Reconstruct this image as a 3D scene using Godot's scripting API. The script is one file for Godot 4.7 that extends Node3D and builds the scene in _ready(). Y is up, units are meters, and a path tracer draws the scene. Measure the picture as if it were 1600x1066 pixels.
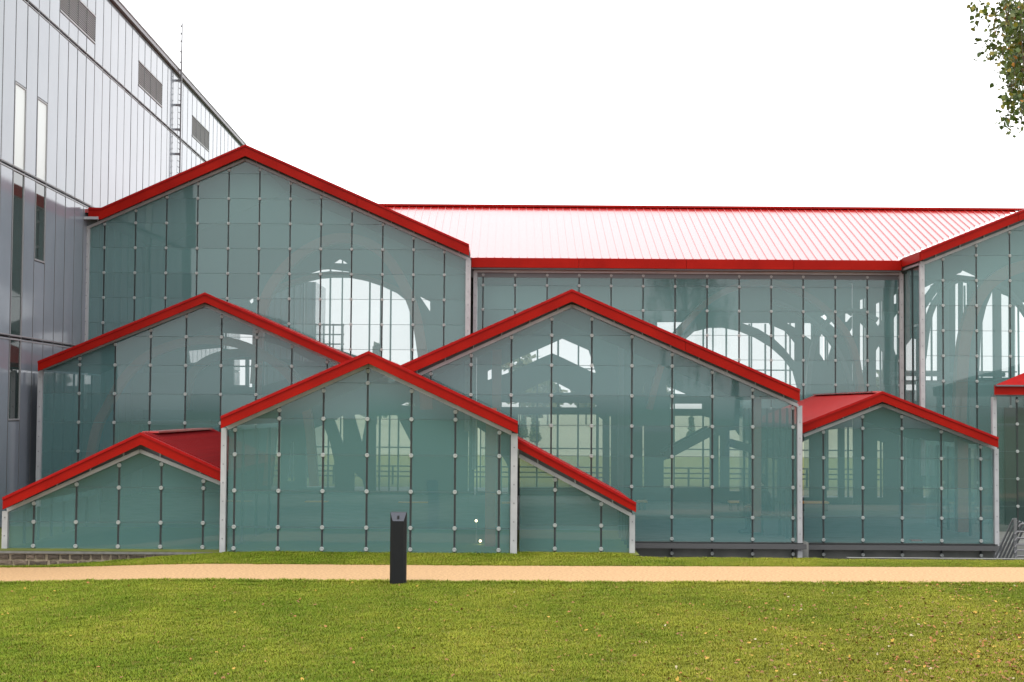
extends Node3D
# World frame: y up, metres; the camera stands at the origin looking along -z, "d" below is metres in front of it.

var M := {}
var rng := RandomNumberGenerator.new()
var halls := {}

# ---------------------------------------------------------------- materials
func lin(r: float, g: float, b: float) -> Color:
	return Color(r, g, b).linear_to_srgb()

func mat(called: String, c: Color, rough := 0.6, metal := 0.0) -> StandardMaterial3D:
	var m := StandardMaterial3D.new()
	m.resource_name = called
	m.albedo_color = c
	m.roughness = rough
	m.metallic = metal
	M[called] = m
	return m

func noise_tex(size: int, freq: float, a: Color, b: Color, sd: int, octaves := 4, kind := FastNoiseLite.TYPE_SIMPLEX_SMOOTH) -> NoiseTexture2D:
	var n := FastNoiseLite.new()
	n.noise_type = kind
	n.seed = sd
	n.frequency = freq
	n.fractal_octaves = octaves
	var g := Gradient.new()
	g.set_color(0, a)
	g.set_color(1, b)
	var t := NoiseTexture2D.new()
	t.width = size
	t.height = size
	t.seamless = true
	t.noise = n
	t.color_ramp = g
	return t

func textured(m: StandardMaterial3D, t: Texture2D, scale: float, rough_t: Texture2D = null) -> void:
	m.albedo_texture = t
	m.uv1_triplanar = true
	m.uv1_world_triplanar = true
	m.uv1_scale = Vector3(scale, scale, scale)
	if rough_t:
		m.roughness_texture = rough_t

func glass(called: String, c: Color, alpha: float, rough := 0.03) -> StandardMaterial3D:
	var m := mat(called, Color(c.r, c.g, c.b, alpha), rough)
	m.transparency = BaseMaterial3D.TRANSPARENCY_ALPHA
	m.cull_mode = BaseMaterial3D.CULL_DISABLED
	return m

func make_materials() -> void:
	var red := mat("red_paint", Color.WHITE, 0.45)
	textured(red, noise_tex(256, 0.012, lin(0.215, 0.0045, 0.002), lin(0.29, 0.0075, 0.003), 3), 0.25)
	red.metallic_specular = 0.2
	var roof := mat("red_roof", Color.WHITE, 0.27)
	textured(roof, noise_tex(256, 0.012, lin(0.33, 0.008, 0.007), lin(0.41, 0.013, 0.011), 5), 0.3)
	roof.metallic_specular = 0.62
	roof.clearcoat_enabled = true
	roof.clearcoat = 0.75
	roof.clearcoat_roughness = 0.18
	var low := mat("red_sheet", Color.WHITE, 0.45)
	textured(low, noise_tex(256, 0.03, lin(0.235, 0.005, 0.005), lin(0.32, 0.008, 0.007), 6), 0.6)
	low.metallic_specular = 0.2
	var ribbed := mat("red_ribbed", Color.WHITE, 0.55)
	textured(ribbed, noise_tex(256, 0.06, lin(0.13, 0.004, 0.006), lin(0.27, 0.008, 0.010), 8), 1.2)
	ribbed.metallic_specular = 0.3
	var trim := mat("light_trim", Color.WHITE, 0.45)
	textured(trim, noise_tex(256, 0.02, lin(0.28, 0.29, 0.305), lin(0.37, 0.378, 0.388), 7), 0.5)
	mat("closure", lin(0.10, 0.105, 0.112), 0.5)
	mat("dark_joint", lin(0.010, 0.012, 0.013), 0.6)
	mat("seal", lin(0.06, 0.085, 0.085), 0.7)
	glass("basement_glass", lin(0.05, 0.07, 0.07), 0.12)
	mat("clamp", lin(0.30, 0.32, 0.315), 0.4)
	mat("bolt", lin(0.16, 0.16, 0.17), 0.5)
	for i in 4:
		var k: float = [1.0, 0.93, 1.06, 0.98][i]
		glass("front_glass_%d" % i, lin(0.106 * k, 0.230 * k, 0.236 * k), 0.515 + 0.01 * i, 0.02).metallic_specular = 0.48
		glass("upper_glass_%d" % i, lin(0.130 * k, 0.262 * k, 0.262 * k), 0.54 + 0.01 * i, 0.02).metallic_specular = 0.5
		glass("dark_glass_%d" % i, lin(0.03 * k, 0.075 * k, 0.065 * k), 0.5, 0.02)  # shadow over the far right house is put into this glass colour
	glass("back_glass", lin(0.14, 0.27, 0.23), 0.33, 0.02)
	glass("side_glass", lin(0.16, 0.28, 0.27), 0.45, 0.02)
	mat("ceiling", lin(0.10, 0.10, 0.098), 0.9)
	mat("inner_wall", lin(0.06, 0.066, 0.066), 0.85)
	mat("steel", lin(0.10, 0.105, 0.11), 0.5)
	var wood := mat("glulam", Color.WHITE, 0.6)
	textured(wood, noise_tex(256, 0.05, lin(0.20, 0.055, 0.035), lin(0.28, 0.085, 0.05), 9), 1.2)
	var plank := mat("plank", Color.WHITE, 0.6)
	textured(plank, noise_tex(256, 0.05, lin(0.62, 0.33, 0.12), lin(0.78, 0.45, 0.18), 10), 1.5)
	var floor_m := mat("floor", Color.WHITE, 0.8)
	textured(floor_m, noise_tex(256, 0.02, lin(0.13, 0.14, 0.13), lin(0.2, 0.2, 0.19), 11), 0.3)
	for i in 4:
		var k: float = [1.0, 0.95, 1.05, 0.98][i]
		var p := mat("panel_%d" % i, Color.WHITE, 0.1)
		textured(p, noise_tex(256, 0.01, lin(0.166 * k, 0.190 * k, 0.222 * k), lin(0.196 * k, 0.222 * k, 0.256 * k), 20 + i), 0.22)
		p.metallic_specular = 0.4
	mat("panel_edge", lin(0.23, 0.235, 0.245), 0.5)
	mat("coping", lin(0.10, 0.085, 0.10), 0.4)
	mat("pale_slot", lin(0.50, 0.54, 0.52), 0.35)  # even pale finish of the upper window slots
	mat("slot_glass", lin(0.02, 0.03, 0.028), 0.04)
	mat("louvre", lin(0.20, 0.20, 0.20), 0.5)
	mat("galvanised", lin(0.15, 0.15, 0.16), 0.45, 0.2)
	var ch := mat("charcoal", lin(0.009, 0.0095, 0.011), 0.5)
	ch.metallic_specular = 0.3
	mat("lens", lin(0.05, 0.055, 0.075), 0.15)
	mat("beam_grey", lin(0.065, 0.067, 0.07), 0.5)
	for i in 5:
		var k: float = [0.8, 1.0, 1.25, 0.65, 1.1][i]
		var s := mat("stone_%d" % i, Color.WHITE, 0.9)
		textured(s, noise_tex(256, 0.03, lin(0.06 * k, 0.045 * k, 0.033 * k), lin(0.14 * k, 0.108 * k, 0.085 * k), 40 + i), 1.6)
	var mortar := mat("mortar", Color.WHITE, 0.95)
	textured(mortar, noise_tex(256, 0.05, lin(0.2, 0.165, 0.12), lin(0.32, 0.27, 0.2), 50), 1.5)
	var conc := mat("concrete", Color.WHITE, 0.85)
	textured(conc, noise_tex(256, 0.03, lin(0.11, 0.11, 0.105), lin(0.17, 0.17, 0.16), 51), 0.8)
	var path := mat("gravel", Color.WHITE, 0.95)
	textured(path, noise_tex(1024, 0.05, lin(0.31, 0.185, 0.088), lin(0.58, 0.37, 0.185), 52, 6), 0.32)
	path.heightmap_enabled = true
	path.heightmap_texture = noise_tex(512, 0.2, Color.BLACK, Color.WHITE, 53, 3)
	path.heightmap_scale = 0.6
	path.heightmap_deep_parallax = false
	var soil := mat("turf_soil", Color.WHITE, 0.95)
	textured(soil, noise_tex(1024, 0.02, lin(0.085, 0.108, 0.010), lin(0.135, 0.15, 0.018), 54, 6), 0.12)
	var haze := mat("hazy_field", Color.WHITE, 0.95)
	textured(haze, noise_tex(512, 0.01, lin(0.20, 0.23, 0.15), lin(0.29, 0.31, 0.21), 57, 5), 0.02)  # greyed, pale ground colour stands in for distance haze
	mat("moat", lin(0.05, 0.045, 0.04), 0.9)
	var blade := mat("grass_blade", Color.WHITE, 0.6)
	blade.vertex_color_use_as_albedo = true
	blade.metallic_specular = 0.15
	blade.backlight_enabled = true
	blade.backlight = Color(0.5, 0.5, 0.5)
	var leaf := mat("leaf", Color.WHITE, 0.55)
	leaf.vertex_color_use_as_albedo = true
	leaf.backlight_enabled = true
	leaf.backlight = Color(0.45, 0.45, 0.45)
	var litter := mat("litter", Color.WHITE, 0.7)
	litter.vertex_color_use_as_albedo = true
	var bark := mat("birch_bark", Color.WHITE, 0.8)
	textured(bark, noise_tex(256, 0.03, lin(0.08, 0.075, 0.07), lin(0.75, 0.73, 0.69), 55), 0.7)
	mat("twig", lin(0.06, 0.04, 0.028), 0.8)
	mat("far_bark", lin(0.08, 0.065, 0.05), 0.9)
	mat("red_box", lin(0.35, 0.02, 0.02), 0.5)
	mat("person", Color.WHITE, 0.8).vertex_color_use_as_albedo = true
	var g := mat("lamp_glow", lin(0.9, 0.85, 0.7), 0.4)
	g.emission_enabled = true
	g.emission = Color(1.0, 0.92, 0.72)
	g.emission_energy_multiplier = 2.0

# ---------------------------------------------------------------- mesh helpers
func st() -> SurfaceTool:
	var s := SurfaceTool.new()
	s.begin(Mesh.PRIMITIVE_TRIANGLES)
	return s

func tri(s: SurfaceTool, a: Vector3, b: Vector3, c: Vector3, n: Vector3) -> void:
	if (b - a).cross(c - a).dot(n) > 0.0:
		var t := b
		b = c
		c = t
	for p in [a, b, c]:
		s.set_normal(n)
		s.add_vertex(p)

func quad(s: SurfaceTool, a: Vector3, b: Vector3, c: Vector3, d: Vector3, n: Vector3) -> void:
	tri(s, a, b, c, n)
	tri(s, a, c, d, n)

func box(s: SurfaceTool, c: Vector3, z: Vector3, basis := Basis.IDENTITY) -> void:
	var h := z * 0.5
	for ax in 3:
		for sg in [-1.0, 1.0]:
			var n := Vector3.ZERO
			n[ax] = sg
			var u := Vector3.ZERO
			u[(ax + 1) % 3] = h[(ax + 1) % 3]
			var v := Vector3.ZERO
			v[(ax + 2) % 3] = h[(ax + 2) % 3]
			var o := n * h
			quad(s, c + basis * (o - u - v), c + basis * (o + u - v), c + basis * (o + u + v), c + basis * (o - u + v), (basis * n).normalized())

func bar(s: SurfaceTool, a: Vector3, b: Vector3, w: float, h: float) -> void:
	var y := (b - a).normalized()
	var ref := Vector3.BACK if absf(y.z) < 0.9 else Vector3.UP
	var x := y.cross(ref).normalized()
	var z := x.cross(y).normalized()
	box(s, (a + b) * 0.5, Vector3(w, (b - a).length(), h), Basis(x, y, z))

func tube(s: SurfaceTool, a: Vector3, b: Vector3, r0: float, r1: float, sides := 6) -> void:
	var y := (b - a).normalized()
	var ref := Vector3.RIGHT if absf(y.x) < 0.9 else Vector3.UP
	var x := y.cross(ref).normalized()
	var z := x.cross(y)
	for i in sides:
		var p := TAU * i / sides
		var q := TAU * (i + 1) / sides
		var u := x * cos(p) + z * sin(p)
		var v := x * cos(q) + z * sin(q)
		var n := (u + v).normalized()
		quad(s, a + u * r0, a + v * r0, b + v * r1, b + u * r1, n)
		tri(s, a, a + u * r0, a + v * r0, -y)
		tri(s, b, b + u * r1, b + v * r1, y)

func path_tube(s: SurfaceTool, pts: Array, r: float, sides := 6) -> void:
	for i in pts.size() - 1:
		tube(s, pts[i], pts[i + 1], r, r, sides)

func prism(s: SurfaceTool, poly: PackedVector2Array, z0: float, z1: float, shift := Vector3.ZERO) -> void:
	var idx := Geometry2D.triangulate_polygon(poly)
	for i in range(0, idx.size(), 3):
		for zz in [[z0, 1.0], [z1, -1.0]]:
			var z: float = zz[0]
			var n: float = zz[1] if z0 > z1 else -zz[1]
			var a := poly[idx[i]]
			var b := poly[idx[i + 1]]
			var c := poly[idx[i + 2]]
			tri(s, Vector3(a.x, a.y, z) + shift, Vector3(b.x, b.y, z) + shift, Vector3(c.x, c.y, z) + shift, Vector3(0, 0, n))
	var cw := Geometry2D.is_polygon_clockwise(poly)
	for i in poly.size():
		var a := poly[i]
		var b := poly[(i + 1) % poly.size()]
		var e := (b - a).normalized()
		var n2 := Vector2(e.y, -e.x)
		if cw:
			n2 = -n2
		quad(s, Vector3(a.x, a.y, z0) + shift, Vector3(b.x, b.y, z0) + shift, Vector3(b.x, b.y, z1) + shift, Vector3(a.x, a.y, z1) + shift, Vector3(n2.x, n2.y, 0))

func put(called: String, mesh: Mesh, m: Material, parent: Node3D, at := Vector3.ZERO) -> MeshInstance3D:
	var o := MeshInstance3D.new()
	o.name = called
	o.mesh = mesh
	o.material_override = m
	o.position = at
	parent.add_child(o, true)
	return o

# commits a mesh drawn in world coordinates under a thing that stands at thing.position
func part(called: String, s: SurfaceTool, m: Material, parent: Node3D) -> MeshInstance3D:
	var off := Vector3.ZERO
	var p: Node = parent
	while p is Node3D and p != self:
		off += (p as Node3D).position
		p = p.get_parent()
	return put(called, s.commit(), m, parent, -off)

func thing(called: String, label: String, category: String, at := Vector3.ZERO, group := "") -> Node3D:
	var o := Node3D.new()
	o.name = called
	o.position = at
	add_child(o, true)
	tag(o, label, category, group)
	return o

func tag(o: Node, label: String, category: String, group := "") -> void:
	o.set_meta("label", label)
	o.set_meta("category", category)
	if group:
		o.set_meta("group", group)

func struct(called: String, s: SurfaceTool, m: Material) -> MeshInstance3D:
	var o := put(called, s.commit(), m, self)
	o.set_meta("kind", "structure")
	return o

func line_y(line: Array, x: float) -> float:
	for i in line.size() - 1:
		var a: Vector2 = line[i]
		var b: Vector2 = line[i + 1]
		if x >= a.x - 1e-4 and x <= b.x + 1e-4:
			return lerpf(a.y, b.y, clampf((x - a.x) / maxf(b.x - a.x, 1e-4), 0, 1))
	return -99.0

func shape_of(line: Array, down: float, lower := 0.0) -> PackedVector2Array:
	var p := PackedVector2Array()
	for v in line:
		p.append(v - Vector2(0, lower))
	p.append(Vector2(line[-1].x, down))
	p.append(Vector2(line[0].x, down))
	return p

func band(line: Array, t0: float, t1: float) -> Array:
	var out := []
	for i in line.size() - 1:
		var a: Vector2 = line[i]
		var b: Vector2 = line[i + 1]
		out.append(PackedVector2Array([a - Vector2(0, t0), b - Vector2(0, t0), b - Vector2(0, t1), a - Vector2(0, t1)]))
	return out

# ---------------------------------------------------------------- glazing
var clamp_mesh: ArrayMesh
var bolt_mesh: ArrayMesh

func make_clamp() -> void:
	var s := st()
	var prof := [Vector2(0.038, 0.0), Vector2(0.038, 0.02), Vector2(0.032, 0.028), Vector2(0.018, 0.028), Vector2(0.015, 0.02), Vector2(0.0, 0.02)]
	var n := 12
	for i in n:
		var p := TAU * i / n
		var q := TAU * (i + 1) / n
		for k in prof.size() - 1:
			var a: Vector2 = prof[k]
			var b: Vector2 = prof[k + 1]
			var e := (b - a).normalized()
			var m := (p + q) * 0.5
			var nn := Vector3(cos(m) * e.y, sin(m) * e.y, -e.x).normalized()
			quad(s, Vector3(a.x * cos(p), a.x * sin(p), a.y), Vector3(a.x * cos(q), a.x * sin(q), a.y), Vector3(b.x * cos(q), b.x * sin(q), b.y), Vector3(b.x * cos(p), b.x * sin(p), b.y), nn)
	clamp_mesh = s.commit()
	s = st()
	box(s, Vector3.ZERO, Vector3(0.022, 0.022, 0.012))
	bolt_mesh = s.commit()

# a clamped glass wall facing the camera: panes, mullions, seals and clamps, all parts of root
func glaze(root: Node3D, d: float, top: Array, base: float, x0: float, dx: float, y0: float, dy: float, cuts: Array, tone: String, extra: Array = []) -> void:
	var outline := shape_of(top, base)
	var xl: float = top[0].x
	var xr: float = top[-1].x
	var xs := [xl]
	var x := x0 - ceilf((x0 - xl) / dx) * dx
	while x < xr - 0.04:
		if x > xl + 0.06:
			xs.append(x)
		x += dx
	xs.append(xr)
	var ymax := -9.0
	for v in top:
		ymax = maxf(ymax, v.y)
	var ys := [base]
	var y := y0 - ceilf((y0 - base) / dy) * dy
	while y < ymax:
		if y > base + 0.15:
			ys.append(y)
		y += dy
	ys.append(ymax + 0.1)
	var bad := []
	for c in cuts:
		bad.append(shape_of(c, -4.0, 0.1))
	var seals := st()
	var any_seal := false
	for i in xs.size() - 1:
		for j in ys.size() - 1:
			var g := 0.004
			var gx := 0.017
			var cell := PackedVector2Array([Vector2(xs[i] + gx, ys[j] + g), Vector2(xs[i + 1] - gx, ys[j] + g), Vector2(xs[i + 1] - gx, ys[j + 1] - g), Vector2(xs[i] + gx, ys[j + 1] - g)])
			var pieces := Geometry2D.intersect_polygons(cell, outline)
			for b in bad:
				var rest: Array[PackedVector2Array] = []
				for p in pieces:
					rest.append_array(Geometry2D.clip_polygons(p, b))
				pieces = rest
			for p in pieces:
				pane(root, p, d, tone)
				if j + 1 < ys.size() - 1:
					var lo := 99.0
					var hi := -99.0
					for v in p:
						if v.y > ys[j + 1] - 0.012:
							lo = minf(lo, v.x)
							hi = maxf(hi, v.x)
					if hi - lo > 0.05:
						box(seals, Vector3((lo + hi) * 0.5, ys[j + 1], -d - 0.006), Vector3(hi - lo, 0.010, 0.008))
						any_seal = true
	if any_seal:
		part("pane_seal", seals, M.seal, root).set_meta("kind", "stuff")
	for i in range(1, xs.size() - 1):
		var xm: float = xs[i]
		var t := line_y(top, xm)
		var b := base
		for c in cuts:
			b = maxf(b, line_y(c, xm) - 0.08)
		if t - b < 0.06:
			continue
		var s := st()
		box(s, Vector3(xm, (t + b) * 0.5, -d - 0.028), Vector3(0.0338, t - b, 0.06))
		part("mullion", s, M.dark_joint, root)
		var at := [t - 0.09]
		for q in ys.slice(1, -1):
			if q < t - 0.2:
				at.append(q)
		if b == base:
			at.append(base + 0.06)
		for q in extra:
			if b == base:
				at.append(q)
		for q in at:
			if q > b + 0.1 or b == base:
				put("glass_clamp", clamp_mesh, M.clamp, root, Vector3(xm, q, -d + 0.003) - root.position)

func pane(root: Node3D, p: PackedVector2Array, d: float, tone: String) -> void:
	var c := Vector2.ZERO
	for v in p:
		c += v / p.size()
	var idx := Geometry2D.triangulate_polygon(p)
	var area := 0.0
	for i in range(0, idx.size(), 3):
		area += absf((p[idx[i + 1]] - p[idx[i]]).cross(p[idx[i + 2]] - p[idx[i]])) * 0.5
	if area < 0.004:
		return
	var tilt := Vector2(rng.randf_range(-1, 1), rng.randf_range(-1, 1)) * 0.0045
	var n := Vector3(-tilt.x, -tilt.y, 1).normalized()
	var s := st()
	for i in range(0, idx.size(), 3):
		var q := []
		for k in 3:
			var v := p[idx[i + k]] - c
			q.append(Vector3(v.x, v.y, v.dot(tilt)))
		tri(s, q[0], q[1], q[2], n)
	put("pane", s.commit(), M[tone + "_glass_%d" % rng.randi_range(0, 3)], root, Vector3(c.x, c.y, -d) - root.position)

func side_glass(root: Node3D, x: float, d0: float, d1: float, y0: float, y1: float, dd := 0.84, m := "side_glass") -> void:
	var n := int(maxf(1.0, roundf((d1 - d0) / dd)))
	var w := (d1 - d0) / n
	for i in n:
		var rows := int(maxf(1.0, roundf((y1 - y0) / 1.28)))
		for j in rows:
			var a := y0 + (y1 - y0) * j / rows
			var b := y0 + (y1 - y0) * (j + 1) / rows
			var s := st()
			var za := -d0 - w * i - 0.01
			var zb := -d0 - w * (i + 1) + 0.01
			quad(s, Vector3(x, a + 0.006, za), Vector3(x, a + 0.006, zb), Vector3(x, b - 0.006, zb), Vector3(x, b - 0.006, za), Vector3(signf(x - root.position.x), 0, 0))
			part("side_pane", s, M[m], root)
		if i > 0:
			var sm := st()
			box(sm, Vector3(x, (y0 + y1) * 0.5, -d0 - w * i), Vector3(0.05, y1 - y0, 0.03))
			part("side_mullion", sm, M.dark_joint, root)

func post(root: Node3D, x: float, d: float, y0: float, y1: float, w := 0.1) -> void:
	var s := st()
	box(s, Vector3(x, (y0 + y1) * 0.5, -d + 0.02), Vector3(w, y1 - y0, 0.12))
	var p := part("corner_post", s, M.light_trim, root)
	var bs := st()
	var y := y0 + 0.25
	while y < y1:
		box(bs, Vector3(x, y, -d + 0.082), Vector3(0.022, 0.022, 0.008))
		y += 0.33
	if y1 - y0 > 0.3:
		part("bolts", bs, M.bolt, p).set_meta("kind", "stuff")

# fascia boards in lengths, roof slabs, ceiling, closing panel and rail of one pitched roof
func roof_set(root: Node3D, roof: Array, rail: Array, df: float, d: float, back: float, t: float, top_mat: String, seams := false, fascia_from := -99.0) -> void:
	var front := []
	for v in roof:
		front.append(Vector2(maxf(v.x, fascia_from), v.y))
	for b in band(front, 0.0, t):
		var n := int(maxf(1.0, roundf((b[1].x - b[0].x) / 2.6)))
		for i in n:
			var f0 := float(i) / n
			var f1 := float(i + 1) / n
			var gap := 0.004 / maxf(b[1].x - b[0].x, 0.01)
			var a0 := f0 + (gap if i > 0 else 0.0)
			var a1 := f1 - (gap if i < n - 1 else 0.0)
			var s := st()
			prism(s, PackedVector2Array([b[0].lerp(b[1], a0), b[0].lerp(b[1], a1), b[3].lerp(b[2], a1), b[3].lerp(b[2], a0)]), -df, -df - 0.06)
			part("fascia", s, M.red_paint, root)
	for b in band(front, -0.022, 0.03):
		var s := st()
		prism(s, b, -df + 0.025, -df - 0.02)
		part("roof_edge", s, M.red_sheet, root)
	var k := 0
	for b in band(roof, 0.004, 0.1):
		var s := st()
		prism(s, b, -df - 0.063, -back)
		var ro := part("roof", s, M[top_mat], root)
		if seams:
			var u: Vector2 = (b[1] - b[0]).normalized()
			var up := Vector2(-u.y, u.x)
			var z := df + 0.3
			var sr := st()
			while z < back - 0.1:
				var a3: Vector2 = b[0] + up * 0.012
				var b3: Vector2 = b[1] + up * 0.012
				bar(sr, Vector3(a3.x, a3.y, -z), Vector3(b3.x, b3.y, -z), 0.035, 0.02)
				z += 0.215
			part("standing_seam", sr, M[top_mat], ro).set_meta("kind", "stuff")
		k += 1
	for b in band(roof, 0.103, 0.16):
		var s := st()
		prism(s, b, -d + 0.12, -back + 0.05)
		part("ceiling", s, M.ceiling, root)
	# closing panel between the rail and the roof
	var poly := PackedVector2Array()
	for v in rail:
		poly.append(v)
	var rr := roof.duplicate()
	rr.reverse()
	for v in rr:
		poly.append(Vector2(clampf(v.x, rail[0].x, rail[-1].x), line_y(roof, clampf(v.x, rail[0].x, rail[-1].x)) - 0.13))
	var s2 := st()
	prism(s2, poly, -d + 0.02, -d - 0.02)
	part("closing_panel", s2, M.closure, root)
	for i in rail.size() - 1:
		var s3 := st()
		var a: Vector2 = rail[i]
		var b: Vector2 = rail[i + 1]
		bar(s3, Vector3(a.x, a.y, -d + 0.05), Vector3(b.x, b.y, -d + 0.05), 0.066, 0.07)
		part("rail", s3, M.light_trim, root)
		var n := int(maxf(1.0, roundf((b.x - a.x) / 0.6)))
		for q in n:
			var v := a.lerp(b, (q + 0.5) / n)
			var tall := maxf(0.04, line_y(roof, v.x) - t - v.y)
			var sb := st()
			box(sb, Vector3(v.x, v.y + tall * 0.5 + 0.02, -d + 0.06), Vector3(0.022, tall, 0.03))
			part("bracket", sb, M.light_trim, root)

func arch(root: Node3D, pts: Array, d: float, w: float, depth: float, m: Material, called := "timber_arch") -> void:
	var l := PackedVector2Array()
	var r := PackedVector2Array()
	var fine := []
	for i in pts.size() - 1:
		for k in 4:
			var p0: Vector2 = pts[maxi(i - 1, 0)]
			var p3: Vector2 = pts[mini(i + 2, pts.size() - 1)]
			fine.append((pts[i] as Vector2).cubic_interpolate(pts[i + 1], p0, p3, k / 4.0))
	fine.append(pts[-1])
	for i in fine.size():
		var t: Vector2 = (fine[mini(i + 1, fine.size() - 1)] - fine[maxi(i - 1, 0)]).normalized()
		var n := Vector2(-t.y, t.x) * w * 0.5
		l.append(fine[i] + n)
		r.append(fine[i] - n)
	r.reverse()
	l.append_array(r)
	var s := st()
	prism(s, l, -d, -d - depth)
	part(called, s, m, root)

func column(root: Node3D, x: float, d: float, y0: float, y1: float, w: float, m: Material, called := "column") -> void:
	var s := st()
	box(s, Vector3(x, (y0 + y1) * 0.5, -d - w * 0.5), Vector3(w, y1 - y0, w))
	part(called, s, m, root)

# a wall across a hall with openings, 0.2 m thick
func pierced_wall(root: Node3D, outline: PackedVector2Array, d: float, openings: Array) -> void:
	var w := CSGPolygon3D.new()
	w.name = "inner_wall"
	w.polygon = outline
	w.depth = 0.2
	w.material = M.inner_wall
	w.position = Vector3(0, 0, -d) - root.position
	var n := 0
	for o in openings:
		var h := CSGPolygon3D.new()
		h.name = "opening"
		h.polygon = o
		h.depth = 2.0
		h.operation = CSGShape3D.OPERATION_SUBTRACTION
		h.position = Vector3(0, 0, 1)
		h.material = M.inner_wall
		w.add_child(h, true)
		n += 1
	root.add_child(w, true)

func back_grid(root: Node3D, x0: float, x1: float, d: float, line: Array) -> void:
	var x := x0
	while x < x1:
		var y1 := line_y(line, x) - 0.16
		var y2 := line_y(line, minf(x + 1.26, x1)) - 0.16
		var s := st()
		box(s, Vector3(x, y1 * 0.5, -d), Vector3(0.045, y1, 0.08))
		part("back_mullion", s, M.steel, root)
		var p := st()
		var xn := minf(x + 1.26, x1)
		quad(p, Vector3(x + 0.03, 0, -d), Vector3(xn - 0.03, 0, -d), Vector3(xn - 0.03, y2, -d), Vector3(x + 0.03, y1, -d), Vector3(0, 0, 1))
		part("back_pane", p, M.back_glass, root)
		x += 1.26
	for y in [1.3, 2.6, 3.9]:
		if y < 6.0:
			var s := st()
			box(s, Vector3((x0 + x1) * 0.5, y, -d - 0.05), Vector3(x1 - x0, 0.04, 0.03))
			part("back_transom", s, M.steel, root)

# ---------------------------------------------------------------- ground heights
func ground_y(x: float, d: float) -> float:
	if x > 2.0 and d > 25.5 and d < 28.0:
		return -0.03 * smoothstep(25.9, 27.3, d) * smoothstep(2.0, 2.5, x)
	if d > 27.5:
		return 0.0
	var k := clampf((-4.6 - x) / 4.2, 0, 1)
	return -0.265 * k * k * (3 - 2 * k) * clampf((d - 12.0) / 10.0, 0, 1)

func path_back(x: float) -> float:
	return 25.42 - 6.5 * ground_y(x, 25.0) + 0.04 * maxf(x, 0)

func path_front(x: float) -> float:
	return 23.05 - 6.6 * ground_y(x, 25.0) + 0.04 * maxf(x, 0)

func _ready() -> void:
	rng.seed = 20240611
	# camera
	var cam := Camera3D.new()
	cam.name = "camera"
	cam.basis = Basis(Vector3.RIGHT, deg_to_rad(2.505)) * Basis(Vector3.BACK, 0.007)
	cam.position = Vector3(0, 2.6, 0)
	cam.fov = 25.041
	cam.near = 0.1
	cam.far = 2000.0
	cam.current = true
	add_child(cam)
	# overcast sky
	var env := Environment.new()
	env.background_mode = Environment.BG_SKY
	var sky := Sky.new()
	var sm := ProceduralSkyMaterial.new()
	sm.sky_top_color = Color(0.985, 0.99, 1.0)
	sm.sky_horizon_color = Color(0.985, 0.99, 0.995)
	sm.sky_curve = 0.15
	sm.ground_horizon_color = Color(0.5, 0.5, 0.45)
	sm.ground_bottom_color = Color(0.3, 0.3, 0.25)
	sm.sun_angle_max = 1.0
	sky.sky_material = sm
	env.sky = sky
	env.background_energy_multiplier = 1.0
	env.tonemap_mode = Environment.TONE_MAPPER_LINEAR
	env.tonemap_exposure = 2.4
	env.sdfgi_enabled = true
	env.ssao_enabled = true
	env.ssil_enabled = true
	var we := WorldEnvironment.new()
	we.name = "world_environment"
	we.environment = env
	add_child(we)
	var sun := DirectionalLight3D.new()
	sun.name = "sun"
	sun.light_energy = 0.25
	sun.light_color = Color(1.0, 0.97, 0.92)
	sun.light_angular_distance = 25.0
	sun.shadow_enabled = true
	sun.rotation_degrees = Vector3(-58, -25, 0)
	add_child(sun)
	make_materials()
	make_clamp()
	build_ground()
	build_grey_building()
	build_halls()
	build_stonework()
	build_small_things()
	person()
	build_background()
	build_birch()
	build_grass()

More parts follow.
